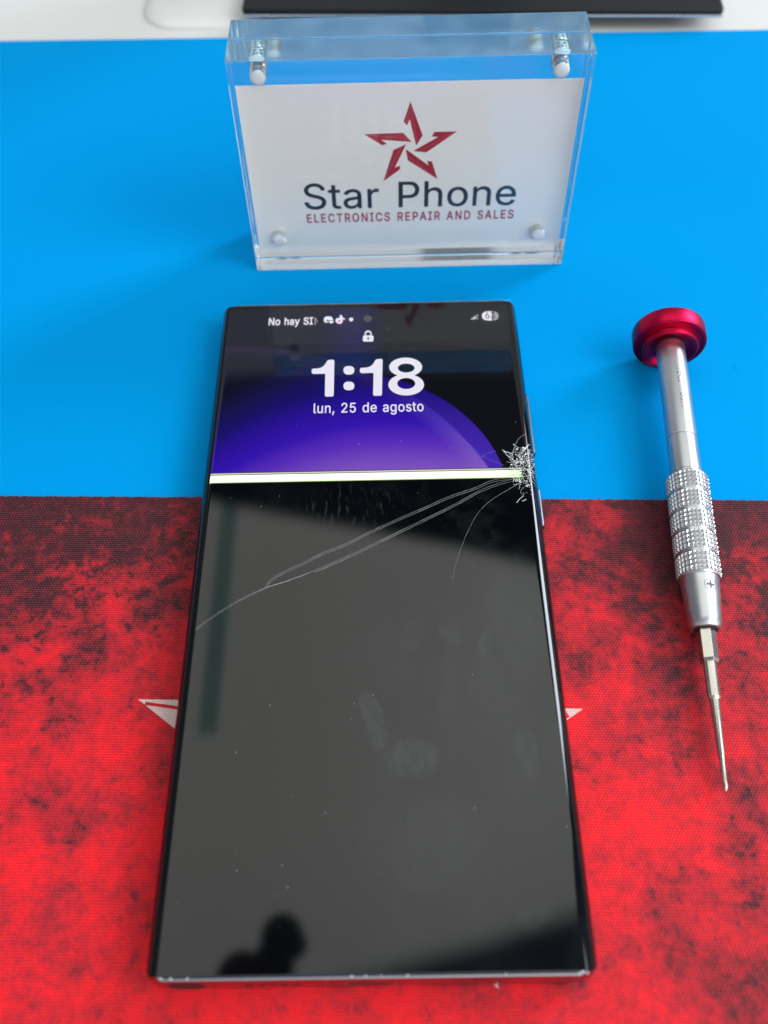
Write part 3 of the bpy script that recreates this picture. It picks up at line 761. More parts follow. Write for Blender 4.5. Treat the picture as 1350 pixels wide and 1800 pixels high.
def card_xz(u, v, depth=9.21, n_=1.49):
    """place on the card (mm) seen through the front acrylic block at pixel u, v"""
    d = ray(u, v)
    c0 = Vector(CAM_LOC)
    X = c0 + d * ((SIGN['y'] - c0.y) / d.y)
    tg = Vector((d.x, 0, d.z)) / n_
    d2 = tg + Vector((0, math.sqrt(1 - tg.length_squared), 0))
    Y = X + d2 * (depth / d2.y)
    return Y.x - SIGN['x'], Y.z - Z_BLUE


def star_pt(p):
    return card_xz(S_O[0] + p[0] / S_K, S_O[1] + p[1] / S_K)


src = np.array([[*star_pt(p), 1.0] for p in ((207, 395), (1055, 370), (877, 805))])
dst = np.array([[-48.6, -26.35], [43.5, -30.15], [22.2, -82.2]])
AFF = np.linalg.solve(src, dst)
ca, sa = math.cos(math.radians(1.73)), math.sin(math.radians(1.73))


def on_cloth(p):
    q = np.array([*star_pt(p), 1.0]) @ AFF
    x_, y_ = q[0], q[1] - 24.12
    return (ca * x_ - sa * y_, sa * x_ + ca * y_)


me = map_mesh(flat_mesh([[on_cloth(p) for p in P_] for P_, _ in STAR]), lambda a, b: (a, b, 0.012))
link('printed_star', me, M['pale'], cloth)
bm = bmesh.new()
for P_, (a, b) in STAR:
    A_, B_ = on_cloth(a), on_cloth(b)
    ribbon(bm, [A_, B_], 1.7 if a[0] > 1000 else 0.75, lambda x_, y_: 0.02)
link_ = obj('printed_line', bm, M['red'], cloth)

# ------------------------------------------------------------------ black stand behind the sign
pl_, pr_ = at(425, 30.5, 3.4), at(1272, 31, 3.4)
yaw = math.atan2(pr_.y - pl_.y, pr_.x - pl_.x)
wd = (pr_ - pl_).length
stand = empty('monitor_stand', (pl_.x, pl_.y, -2.4), (0, 0, yaw))
tag(stand, 'black flat stand with thin silver front edge on white table behind card holder', 'stand')
bm = bmesh.new()
loft(bm, [rrect(wd / 2, 70, 2.0, z_, 5, wd / 2, 70.6) for z_ in (6.6, 7.8)] + [rrect(wd / 2 - .6, 69.4, 1.6, 8.3, 5, wd / 2, 70.6)])
obj('base_plate', bm, M['black'], stand, smooth=True)
bm = bmesh.new()
box(bm, 0.4, wd - 0.4, 0.0, 1.4, 5.8, 6.55)
obj('edge_trim', bm, M['trim'], stand, bevel=0.2)
for fx in (14, wd - 14):
    bm = bmesh.new()
    loft(bm, [[(fx + 5 * math.cos(k * math.pi / 12), 16 + 5 * math.sin(k * math.pi / 12), z_) for k in range(24)] for z_ in (0.0, 6.58)])
    obj('foot', bm, M['rubber'], stand, smooth=True)
bm = bmesh.new()
box(bm, wd / 2 - 20, wd / 2 + 20, 95, 110, 8.2, 190)
obj('neck', bm, M['black'], stand, bevel=1.5)

# soft white object left of the stand
wp = at(352, 8, 4)
wt = empty('plastic_case', (wp.x, wp.y + 22, -2.4), (0, 0, -0.03))
tag(wt, 'blurred white rounded plastic case on the table left of the black stand', 'case')
bm = bmesh.new()
loft(bm, [rrect(22.5, 27.5, 14, 0.0, 10), rrect(22.4, 27.4, 14, 0.8, 10), rrect(21.2, 26.2, 13, 1.6, 10), rrect(18, 23, 11, 2.2, 10)])
obj('shell', bm, M['whiteplastic'], wt, smooth=True)

# ------------------------------------------------------------------ acrylic card holder
sign = empty('card_holder', (SIGN['x'], SIGN['y'] + SIGN['d'] / 2, Z_BLUE), (0, 0, 0.00225))
tag(sign, 'clear acrylic block card holder standing on blue mat with a white shop card inside', 'card holder')
HW, HD, HH = SIGN['w'] / 2, SIGN['d'] / 2, SIGN['h'] + 0.4
for y0, y1 in ((-HD, -0.16), (0.16, HD)):
    bm = bmesh.new()
    box(bm, -HW, HW, y0, y1, 0.02, HH)
    bm.normal_update()
    for f_ in bm.faces:
        f_.material_index = 0 if abs(f_.normal.y) > 0.5 or f_.normal.z < -0.5 else 1
    obj('acrylic_block', bm, [M['acrylic'], M['edge']], sign, bevel=0.28)
bm = bmesh.new()
box(bm, -42.7, 42.7, -0.07, 0.07, 2.3, 53.3)
card = obj('card', bm, M['card'], sign)
YF = -0.075


def on_card(a, b, lift=0.0):
    return (a, YF - lift, b)


me = map_mesh(flat_mesh([[star_pt(p) for p in P_] for P_, _ in STAR]), lambda a, b: on_card(a, b, 0.004))
link('star_emblem', me, M['crimson'], card)
bm = bmesh.new()
for P_, (a, b) in STAR:
    ribbon(bm, [star_pt(a), star_pt(b)], lambda t: 0.10 + 0.22 * min(t, 1 - t), lambda x_, y_: 0.0)
for v_ in bm.verts:
    v_.co = on_card(v_.co.x, v_.co.y, 0.010)
obj('emblem_highlight', bm, M['crimsonlight'], card)
a, b = card_xz(536, 368), card_xz(905, 360)
yb = (a[1] + b[1]) / 2
me = map_mesh(text_mesh('Star Phone', 'R', a[0], b[0], yb, 8.1, 0.012), lambda p, q: on_card(p, q, 0.004))
link('shop_name', me, M['ink'], card)
a, b = card_xz(540, 392), card_xz(902, 383)
yb = (a[1] + b[1]) / 2
me = map_mesh(text_mesh('ELECTRONICS REPAIR AND SALES', 'B', a[0], b[0], yb, 2.75, 0.22), lambda p, q: on_card(p, q, 0.004))
link('tagline', me, M['crimson'], card)
for mx, mz in ((-36.5, 56.7), (36.3, 56.8), (-36.6, 8.0), (36.1, 8.1)):
    bm = bmesh.new()
    prof = [(-3.9, 1.7), (-3.6, 2.05), (-2.5, 2.1), (-2.35, 1.9), (-2.2, 2.1), (-1.2, 2.1), (-1.05, 1.9), (-0.9, 2.1), (-0.35, 2.0), (-0.3, 1.6)]
    prof2 = [(0.3, 1.6), (0.35, 2.0), (0.9, 2.1), (1.05, 1.9), (1.2, 2.1), (2.2, 2.1), (2.35, 1.9), (2.5, 2.1), (3.6, 2.05), (3.9, 1.7)]
    lathe(bm, prof, 32)
    lathe(bm, prof2, 32)
    for v_ in bm.verts:
        s_, p_, q_ = v_.co
        v_.co = (mx + p_, s_, mz + q_)
    bmesh.ops.recalc_face_normals(bm, faces=bm.faces)
    mg = obj('magnet', bm, M['magnet'], sign, smooth=True)
    bm = bmesh.new()
    lathe(bm, [(-4.75, 0.02), (-4.72, 0.8), (-4.6, 1.4), (-4.3, 1.8), (-3.95, 1.95)], 32)
    for v_ in bm.verts:
        s_, p_, q_ = v_.co
        v_.co = (mx + p_, s_, mz + q_)
    bmesh.ops.recalc_face_normals(bm, faces=bm.faces)
    obj('end_plug', bm, M['plug'], mg, smooth=True)

# ------------------------------------------------------------------ smartphone
phone = empty('smartphone', (0, 0, 0.0))
tag(phone, 'black smartphone with cracked screen showing 1:18 lying on the red and blue mats', 'phone')
PW, PH = 78.1 / 2, 163.4 / 2
bm = bmesh.new()
LV = [(0.3, 3.6, 0.7, 3.0), (0.7, 2.6, 0.25, 3.2), (1.4, 1.5, 0.05, 3.4), (2.4, 0.6, 0.0, 3.5), (3.4, 0.12, 0.0, 3.4), (4.5, 0.0, 0.0, 3.3), (5.3, 0.12, 0.0, 3.2),
      (5.7, 0.45, 0.0, 3.1), (6.5, 0.78, 0.0, 3.0), (7.4, 1.1, 0.0, 2.9), (8.1, 1.62, 0.03, 2.6), (8.45, 2.05, 0.10, 2.3), (8.62, 2.4, 0.26, 2.1), (8.7, 2.7, 0.50, 1.9)]
loft(bm, [rrect(PW - a, PH - b, r_, z_, 10) for z_, a, b, r_ in LV])
obj('frame', bm, M['frame'], phone, smooth=True)
bm = bmesh.new()
loft(bm, [rrect(35.4, PH - 0.8, 2.6, 0.04, 8), rrect(35.7, PH - 0.6, 2.8, 0.26, 8)])
obj('back_panel', bm, M['back'], phone, smooth=True)

X_FLAT, CUR, Z_TOP, Z_SIDE = 35.8, 2.98, 8.9, 5.55
G_END = PH - 0.82


def zs(x_):
    """height of the cover glass, which curves down along both long sides"""
    a = abs(x_)
    if a <= X_FLAT:
        return Z_TOP
    k = min((a - X_FLAT) / CUR, 0.9999)
    return Z_SIDE + (Z_TOP - Z_SIDE) * math.sqrt(1 - k ** 2.1)


def y_end(x_, cr=1.9):
    a = abs(x_) - (X_FLAT + CUR - cr)
    if a <= 0:
        return G_END
    return G_END - cr * (1 - math.sqrt(max(0, 1 - (a / cr) ** 2)))


def surf_strip(bm, xs, ylo, yhi, ny, lift, skirt=False):
    rows = []
    for x_ in xs:
        lo, hi = ylo(x_), yhi(x_)
        col_ = [(x_, lo + (hi - lo) * k / ny, zs(x_) + lift) for k in range(ny + 1)]
        if skirt:
            col_ = [(x_, lo - .02, zs(x_) - .7), (x_, lo, zs(x_) - .12)] + [(x_, lo + .1, zs(x_))] + col_[1:-1] + [(x_, hi - .1, zs(x_)), (x_, hi, zs(x_) - .12), (x_, hi + .02, zs(x_) - .7)]
        rows.append([bm.verts.new(p) for p in col_])
    for a, b in zip(rows, rows[1:]):
        for k in range(len(a) - 1):
            bm.faces.new((a[k], b[k], b[k + 1], a[k + 1]))


arc = [X_FLAT + CUR * math.sin(math.radians(t_)) for t_ in range(0, 90, 3)]
xs_all = [-a for a in reversed(arc)] + [-20, -10, 0, 10, 20] + arc
bm = bmesh.new()
surf_strip(bm, xs_all, lambda x_: -y_end(x_), y_end, 12, 0.0, True)
gl = obj('cover_glass', bm, M['glass'], phone, smooth=True)

# lit part of the display
DL, DR = -36.8, 36.5
xs_d = [DL] + [x_ for x_ in xs_all if DL < x_ < DR] + [DR]
bm = bmesh.new()
surf_strip(bm, xs_d, lambda x_: 25.7, lambda x_: 79.6 - 1.2 * max(0, (abs(x_) - 35) / 2) ** 2, 10, 0.012)
disp = obj('display', bm, M['wall'], phone, smooth=True)
bm = bmesh.new()
random.seed(5)
xs_b = [DL] + [x_ for x_ in xs_all if DL < x_ < 35.2] + [35.2]
surf_strip(bm, xs_b, lambda x_: 22.7, lambda x_: 25.8, 22, 0.014)
bm.verts.ensure_lookup_table()
xe = max(v_.co.x for v_ in bm.verts)
for v_ in bm.verts:
    if v_.co.x > xe - 0.01:                           # the band breaks up at the impact
        v_.co.x -= random.choice((0.0, 0.3, 0.5, 0.9, 1.5)) * random.random()
        v_.co.z = zs(v_.co.x) + 0.014
obj('stuck_pixel_band', bm, M['glitch'], phone, smooth=True)

LT = 0.03


def px(u, v):
    p = at(u, v, 8.9)
    return (p.x, p.y)


def on_glass(a, b):
    return (a, b, zs(a) + LT)


# clock digits, outlined from the shapes on the screen (crop at 4.2188 x from 440, 520)
def cp(p):
    return px(440 + p[0] / 4.2188, 520 + p[1] / 4.2188)


def one(dx_, dy_):
    base = [(462, 541), (500, 539), (525, 533), (546, 520), (560, 500), (572, 480), (580, 476), (610, 474), (620, 477), (623, 486), (618, 735), (615, 744), (606, 747),
            (565, 748), (556, 745), (553, 736), (556, 578), (470, 580), (459, 577), (455, 568), (455, 550)]
    return [cp((x_ + dx_, y_ + dy_)) for x_, y_ in base]


def dot(cx, cy, rx, ry):
    n_ = 4
    return [cp((cx + rx * math.copysign(abs(math.cos(t_)) ** (2 / 2.4), math.cos(t_)), cy + ry * math.copysign(abs(math.sin(t_)) ** (2 / 2.4), math.sin(t_)))) for t_ in [k * math.pi / 20 for k in range(40)]]


def ell(cx, cy, rx, ry, n_=56):
    return [(cx + rx * math.cos(k * 2 * math.pi / n_), cy + ry * math.sin(k * 2 * math.pi / n_)) for k in range(n_)]


def eight():
    U_ = (1152, 529, 122, 70)
    L_ = (1156, 660, 132, 79)

    def ins(p, e): return ((p[0] - e[0]) / e[2]) ** 2 + ((p[1] - e[1]) / e[3]) ** 2 < 1
    up = [p for p in [(U_[0] + U_[2] * math.cos(t_), U_[1] + U_[3] * math.sin(t_)) for t_ in [math.radians(90 + k * 5) for k in range(73)]] if not ins(p, L_)]
    lo = [p for p in [(L_[0] + L_[2] * math.cos(t_), L_[1] + L_[3] * math.sin(t_)) for t_ in [math.radians(-90 + k * 5) for k in range(73)]] if not ins(p, U_)]
    outer = up + lo
    return [[cp(p) for p in outer], [cp(p) for p in ell(1156, 536, 62, 33)], [cp(p) for p in ell(1156, 651, 67, 41)]]


polys = [one(0, 0), dot(731, 553, 40, 32), dot(731, 669, 40, 32), one(358, -6)] + eight()
link('clock', map_mesh(flat_mesh(polys), on_glass), M['text'], disp)
a, b = px(551, 726), px(745, 723)
link('date', map_mesh(text_mesh('lun, 25 de agosto', 'M', a[0], b[0], (a[1] + b[1]) / 2, 3.05, 0.04), on_glass), M['text'], disp)
a, b = px(472, 572), px(550, 570)
link('status_text', map_mesh(text_mesh('No hay SI', 'B', a[0], b[0], (a[1] + b[1]) / 2, 2.55, 0.03), on_glass), M['text'], disp)
# cut-off next letter fading out
bm = bmesh.new()
ribbon(bm, [px(554.3, 571), px(553.6, 558.5)], 0.24, lambda x_, y_: zs(x_) + LT)
ribbon(bm, [px(557.8, 566.5), px(555.5, 559.5)], 0.2, lambda x_, y_: zs(x_) + LT)
obj('faded_letter', bm, M['dim'], disp)


def ip(o_, k, pts):
    return [px(o_[0] + x_ / k, o_[1] + y_ / k) for x_, y_ in pts]


# rounded game-pad like notification icon, note icon, dot (crop at 15 x from 550, 540)
o15 = (550, 540)
pad = [(285, 330), (300, 285), (330, 255), (400, 243), (470, 247), (500, 262), (520, 300), (540, 345), (525, 352), (445, 352), (420, 345), (405, 335), (375, 335), (352, 355), (365, 375), (400, 372), (425, 375), (420, 395),
       (365, 408), (345, 415), (310, 400), (290, 370)]
pad2 = [(445, 368), (520, 366), (548, 372), (545, 395), (525, 415), (490, 432), (460, 428), (438, 410), (432, 390)]
link('message_icon', map_mesh(flat_mesh([ip(o15, 15, pad), ip(o15, 15, pad2)]), on_glass), M['text'], disp)


def note(dx_, dy_):
    out = [(712, 215), (760, 212), (772, 250), (800, 285), (838, 300), (840, 325), (810, 325), (780, 312), (778, 370), (760, 410), (720, 432), (680, 436), (635, 420), (605, 385), (602, 340), (625, 305), (665, 290), (700, 295), (712, 300)]
    return ip(o15, 15, [(x_ + dx_, y_ + dy_) for x_, y_ in out])


def note_hole(dx_, dy_):
    return ip(o15, 15, [(x_ + dx_, y_ + dy_) for x_, y_ in ell(692, 368, 34, 24, 20)])


for nm, dd, mm_, lf in (('note_shade', (-12, -10), 'cyan', -0.012), ('note_shade', (12, 12), 'pink', -0.007), ('note_icon', (0, 0), 'text', 0.0)):
    me = flat_mesh([note(*dd), note_hole(*dd)])
    link(nm, map_mesh(me, lambda a, b, lf=lf: (a, b, zs(a) + LT + lf)), M[mm_], disp)
link('notification_dot', map_mesh(flat_mesh([ip(o15, 15, ell(1008, 325, 56, 50, 24))]), on_glass), M['text'], disp)
# padlock (crop at 4.2188 x from 440, 520)
lk = [(836, 300), (842, 294), (906, 294), (913, 300), (913, 332), (906, 340), (842, 340), (834, 332)]
sh_o = [(848, 296), (848, 280), (852, 268), (862, 260), (874, 257), (886, 260), (896, 268), (900, 280), (900, 296)]
sh_i = [(890, 296), (890, 282), (886, 274), (874, 268), (862, 274), (858, 282), (858, 296)]
bolt = [(867, 309), (881, 309), (881, 318), (877, 320), (877, 329), (871, 329), (871, 320), (867, 318)]
link('lock_icon', map_mesh(flat_mesh([[cp(p) for p in lk], [cp(p) for p in bolt]]), on_glass), M['text'], disp)
link('lock_shackle', map_mesh(flat_mesh([[cp(p) for p in [(848, 292.5), *sh_o[1:-1], (900, 292.5), (890, 292.5), *sh_i[1:-1], (858, 292.5)]]]), on_glass), M['text'], disp)
# signal bars and battery pill (crop at 5.1923 x from 700, 520)
o5 = (700, 520)
for k, (x0, x1, yt, mm_) in enumerate(((667, 677, 205, 'text'), (681, 690, 196, 'text'), (694, 703, 186, 'text'), (707, 715, 176, 'dim'), (720, 727, 168, 'dim'))):
    yb_ = 216 - k * 0.6
    link('signal_bar', map_mesh(flat_mesh([ip(o5, S_K, [(x0, yb_), (x1, yb_), (x1, yt), (x0, yt)])]), on_glass), M[mm_], disp)
pill = []
for k in range(48):
    t_ = k * 2 * math.pi / 48
    pill.append((840 + 76 * math.copysign(abs(math.cos(t_)) ** 0.78, math.cos(t_)), 184 + 43 * math.copysign(abs(math.sin(t_)) ** 0.78, math.sin(t_))))
left = [p for p in pill if p[0] <= 866]
right = sorted([p for p in pill if p[0] > 866], key=lambda p: math.atan2(p[1] - 184, p[0] - 840))
yl = max(p[1] for p in left if p[0] > 800)
link('battery_icon', map_mesh(flat_mesh([ip(o5, S_K, sorted(left, key=lambda p: math.atan2(p[1] - 184, p[0] - 840) % (2 * math.pi)))]), on_glass), M['text'], disp)
link('battery_rest', map_mesh(flat_mesh([ip(o5, S_K, right)]), on_glass), M['dim'], disp)
a, b = px(700 + 797 / S_K, 520 + 208 / S_K), px(700 + 886 / S_K, 520 + 206 / S_K)
link('battery_number', map_mesh(text_mesh('63', 'R', a[0], b[0], a[1], 2.3), lambda p, q: (p, q, zs(p) + LT + 0.012)), M['darkprint'], disp)
# front camera
c_ = px(646, 560)
me = flat_mesh([[(c_[0] + 1.05 * math.cos(t_ * math.pi / 16), c_[1] + 1.25 * math.sin(t_ * math.pi / 16)) for t_ in range(32)]])
link('front_camera', map_mesh(me, on_glass), M['lens'], phone)

# buttons on the right side
for v0, v1, u_ in ((697, 803, 934), (862, 930, 950)):
    y0, y1 = at(u_, v1, 4.5).y, at(u_, v0, 4.5).y
    bm = bmesh.new()
    box(bm, PW - 0.6, PW + 0.38, y0, y1, 3.3, 5.6)
    obj('side_button', bm, M['button'], phone, bevel=0.45)

# fittings in the near end of the frame
YE = -PH


def end_plate(name, x0, x1, z0, z1, m_, lift=0.02, r_=None):
    hx, hz = (x1 - x0) / 2, (z1 - z0) / 2
    ring_ = rrect(hx, hz, r_ if r_ else min(hx, hz) * 0.98, 0, 6, (x0 + x1) / 2, (z0 + z1) / 2)
    me_ = flat_mesh([[(p[0], p[1]) for p in ring_]])
    return link(name, map_mesh(me_, lambda a, b: (a, YE - lift, b)), m_, phone)


pc = at(652, 1733, 4).x
port = end_plate('charging_port', pc - 4.6, pc + 4.6, 2.8, 6.0, M['port'])
pin = end_plate('port_opening', pc - 4.0, pc + 4.0, 3.5, 5.3, M['hole'], 0.035)
pin.parent = port
for k in range(5):
    x_ = at(441 + k * 20, 1735, 4).x
    end_plate('speaker_hole', x_ - 0.75, x_ + 0.75, 3.8, 4.9, M['hole'])
for u_ in (574, 733, 757):
    x_ = at(u_, 1733, 4).x
    end_plate('microphone_hole', x_ - 0.35, x_ + 0.35, 4.0, 4.7, M['port'])
x0 = at(297, 1734, 4).x
end_plate('stylus_cap', x0, x0 + 6.4, 1.4, 7.4, M['hole'], 0.03)

# ---- cracks in the cover glass
CR = 0.05


def zc(x_, y_):
    return zs(x_) + CR


def crack(name, uv, wd_, m_, n_=60, off=0.0, jit=0.04, seed=0):
    random.seed(seed)
    L_ = smooth_line([px(u + 0, v + off) for u, v in uv], n_)
    L_ = [(x_ + random.uniform(-jit, jit) * 0.6, y_ + random.uniform(-jit, jit)) for x_, y_ in L_]
    bm_ = bmesh.new()
    ribbon(bm_, L_, wd_, zc)
    return obj(name, bm_, m_, gl)


C1 = [(909, 838), (867, 844), (833, 858), (789, 873), (744, 893), (700, 912), (652, 934), (607, 956), (565, 973), (527, 992), (484, 1013), (467, 1029)]
C2 = [(907, 841), (878, 849), (844, 862), (800, 886), (756, 908), (700, 935), (647, 961), (600, 983), (553, 1003)]
C2b = [(553, 1003), (505, 1021), (467, 1033), (420, 1055), (380, 1079), (344, 1105)]
C3 = [(909, 852), (893, 861), (864, 879), (842, 900), (824, 931), (811, 962), (800, 996)]
for off, sd in ((0, 1), (3.4, 2)):
    crack('crack', C1, lambda t_: 0.04 + 0.05 * min(1, t_ * 4) * (1.15 - t_ * 0.6), M['crack'], 60, off, 0.0, sd)
    crack('crack', C2, lambda t_: 0.04 + 0.045 * min(1, t_ * 3), M['crack'], 50, off, 0.0, sd + 4)
crack('crack', C2b, lambda t_: 0.10 + 0.06 * math.sin(t_ * 6), M['crack'], 70, 0.5, 0.04, 9)
crack('crack', C2b[2:], 0.07, M['crackthin'], 60, 2.8, 0.03, 10)
crack('crack', C3, lambda t_: 0.08 - 0.05 * t_, M['crack'], 70, 0, 0.02, 11)
crack('crack', [(800, 996), (797, 1015), (796, 1040)], lambda t_: 0.06 - 0.04 * t_, M['crackthin'], 20, 0, 0.01, 12)
crack('crack', [(924, 762), (913, 770), (907, 780), (903, 790), (901, 800)], lambda t_: 0.10 + 0.10 * t_, M['crack'], 30, 0, 0.04, 13)
crack('crack', [(883, 791), (888, 794), (895, 796), (902, 799)], 0.14, M['shard'], 16, 0, 0.06, 14)
crack('crack', [(884, 791), (890, 799), (899, 806), (905, 812)], 0.12, M['shard'], 16, 0, 0.06, 15)
crack('crack', [(846, 803), (857, 797), (871, 793)], 0.06, M['crackthin'], 16, 0, 0.01, 16)
crack('crack', [(849, 801), (856, 806), (870, 812), (886, 818)], 0.05, M['crackthin'], 16, 0, 0.02, 17)
crack('crack', [(800, 764), (822, 780), (838, 793), (850, 804)], 0.035, M['crackthin'], 30, 0, 0.02, 18)
crack('crack', [(931, 778), (925, 786), (919, 793)], lambda t_: 0.15 + 0.25 * t_, M['shard'], 12, 0, 0.05, 19)
crack('crack', [(920, 872), (913, 878), (908, 884)], 0.12, M['shard'], 12, 0, 0.06, 20)
crack('crack', [(918, 858), (915, 866), (921, 869), (917, 873)], 0.08, M['crack'], 20, 0, 0.05, 21)
crack('crack', [(925, 878), (918, 881)], 0.16, M['shard'], 6, 0, 0.03, 22)

# crushed patch at the impact: splinters with their own tilt
random.seed(21)
bm = bmesh.new()


def splinter(u, v, size):
    x_, y_ = px(u, v)
    if abs(x_) > X_FLAT + CUR - 0.15:
        x_ = math.copysign(X_FLAT + CUR - 0.15, x_)
    a0 = random.uniform(0, 6.28)
    z_ = zs(x_) + 0.06
    k = random.choice((3, 3, 4, 5))
    tx, ty = random.gauss(0, 0.35), random.gauss(0, 0.35)
    slope = (zs(x_ + 0.05) - zs(x_ - 0.05)) / 0.1
    el = random.uniform(1.0, 2.6)
    vs = []
    for i in range(k):
        t_ = a0 + 2 * math.pi * i / k + random.uniform(-.4, .4)
        r_ = size * random.uniform(0.5, 1.0)
        ax, ay = r_ * math.cos(t_), r_ * math.sin(t_) / el
        ca_, sa_ = math.cos(a0), math.sin(a0)
        ax, ay = ax * ca_ - ay * sa_, ax * sa_ + ay * ca_
        vs.append(bm.verts.new((x_ + ax, y_ + ay, z_ + max(-0.03, ax * tx + ay * ty) + slope * ax)))
    bm.faces.new(vs)


for k in range(100):
    t_ = random.random()
    u = random.gauss(919, 7.5)
    v = random.gauss(806, 11)
    if u > 937: u = 937 - random.random() * 4
    splinter(u, v, random.uniform(0.10, 0.42))
for k in range(42):
    splinter(random.gauss(921, 5.0), random.gauss(848, 6.0), random.uniform(0.10, 0.40))
for k in range(45):
    splinter(random.gauss(931, 3.0), random.gauss(835, 14), random.uniform(0.10, 0.38))
for k in range(24):
    splinter(random.gauss(912, 14), random.gauss(832, 5), random.uniform(0.08, 0.25))
ss = obj('crushed_glass', bm, M['shard'], gl)
ss['kind'] = 'stuff'
bm = bmesh.new()
for k in range(74):                                   # short radiating hairlines
    a_ = random.uniform(0, 2 * math.pi)
    r0, r1 = random.uniform(0.2, 1.6), random.uniform(1.4, 4.2)
    cx, cy = px(random.gauss(919, 4), random.gauss(822, 14))
    pts = []
    for i in range(7):
        r_ = r0 + (r1 - r0) * i / 6
        aa = a_ + 0.12 * math.sin(i + k)
        x_ = min(cx + r_ * math.cos(aa), X_FLAT + CUR - 0.2)
        pts.append((x_, cy + r_ * math.sin(aa)))
    ribbon(bm, pts, random.uniform(0.035, 0.10), lambda a, b: zs(a) + 0.055)
obj('impact_hairlines', bm, M['shard'], gl)
# dark splits where the crushed glass has dropped out
bm = bmesh.new()
for k in range(16):
    cx, cy = px(random.gauss(921, 6), random.gauss(812, 15))
    a_ = random.uniform(0, 6.28)
    pts = [(min(cx + (i - 2) * 0.35 * math.cos(a_ + .2 * i), 38.5), cy + (i - 2) * 0.35 * math.sin(a_ + .2 * i)) for i in range(5)]
    ribbon(bm, pts, lambda t_: 0.02 + 0.3 * t_ * (1 - t_) * 2, lambda a, b: zs(a) + 0.14)
obj('dropped_out_split', bm, M['hole'], gl)

# dust on the glass
random.seed(8)
bm = bmesh.new()
for k in range(105):
    x_, y_ = random.uniform(-36, 36.5), random.uniform(-79, 79)
    r_ = random.choice((0.025, 0.03, 0.04, 0.05, 0.08))
    a0 = random.uniform(0, 6)
    vs = [bm.verts.new((x_ + r_ * random.uniform(.5, 1.2) * math.cos(a0 + t_ * 1.05), y_ + r_ * random.uniform(.5, 1.2) * math.sin(a0 + t_ * 1.05), zs(x_) + 0.07)) for t_ in range(6)]
    bm.faces.new(vs)
dd = obj('dust', bm, M['dust'], gl)
dd['kind'] = 'stuff'
# worn bright nicks along the near lip and the far edge of the frame
bm = bmesh.new()
for u_, v_, s_ in ((618, 1714.5, .35), (643, 1714, .3), (717, 1718.5, .4), (670, 1714, .2), (1022, 1712.5, .6), (1033, 1716, .5), (283, 1721, .5), (300, 1721, .4), (330, 1716, .3), (890, 1716, .25)):
    p = at(u_, v_, 8.7)
    k = 7
    vs = [bm.verts.new((p.x + s_ * random.uniform(.5, 1) * math.cos(6.283 * i / k), -PH + 0.48 + 0.26 * random.uniform(.4, 1) * math.sin(6.283 * i / k), 8.72)) for i in range(k)]
    bm.faces.new(vs)
for u_, w_ in ((541, .8), (738, .35), (808, 1.0), (892, 1.4)):
    p = at(u_, 536, 8.7)
    vs = [bm.verts.new(q) for q in ((p.x - w_, PH - .45, 8.72), (p.x + w_, PH - .40, 8.72), (p.x + w_ * .8, PH - .15, 8.6), (p.x - w_ * .7, PH - .2, 8.6))]
    bm.faces.new(vs)
wn = obj('worn_nick', bm, M['trim'], phone)
wn['kind'] = 'stuff'

# ------------------------------------------------------------------ screwdriver
SA = at(1177, 605, 8.6)
SB = at(1276, 1389, 2.2)
ax = (SB - SA).normalized()
rotm = ax.to_track_quat('X', 'Z')
drv = empty('screwdriver', SA, rotm.to_euler())
drv.scale.x = 1.017
tag(drv, 'silver precision screwdriver with red spinning cap lying across blue and red mats', 'screwdriver')


def turned(name, prof, m_, seg=72, parent=drv):
    bm_ = bmesh.new()
    lathe(bm_, prof, seg)
    bmesh.ops.recalc_face_normals(bm_, faces=bm_.faces)
    return obj(name, bm_, m_, parent, smooth=True)


turned('cap', [(-4.6, 0.02), (-4.6, 7.9), (-4.35, 8.7), (-4.0, 9.05), (-3.8, 9.1), (-0.1, 9.1), (0.25, 8.95), (0.42, 8.6), (0.40, 8.3), (0.1, 8.0), (0.0, 7.3), (0.1, 7.05),
               (1.5, 6.95), (1.9, 6.7), (2.0, 6.4), (1.9, 6.1), (1.0, 5.2), (0.7, 4.7), (0.7, 3.6)], M['anod'], 96)
turned('cap_collar', [(0.6, 3.62), (1.2, 3.66), (1.3, 3.6), (1.3, 3.2)], M['hole'])
turned('shaft', [(0.6, 3.3), (1.35, 3.5), (1.7, 3.56), (29.1, 3.58), (29.25, 3.45), (29.3, 3.25), (29.55, 3.25), (29.6, 3.45), (29.75, 3.58), (39.2, 3.62), (39.3, 3.5), (39.9, 3.5), (40.0, 4.0)], M['alu'])
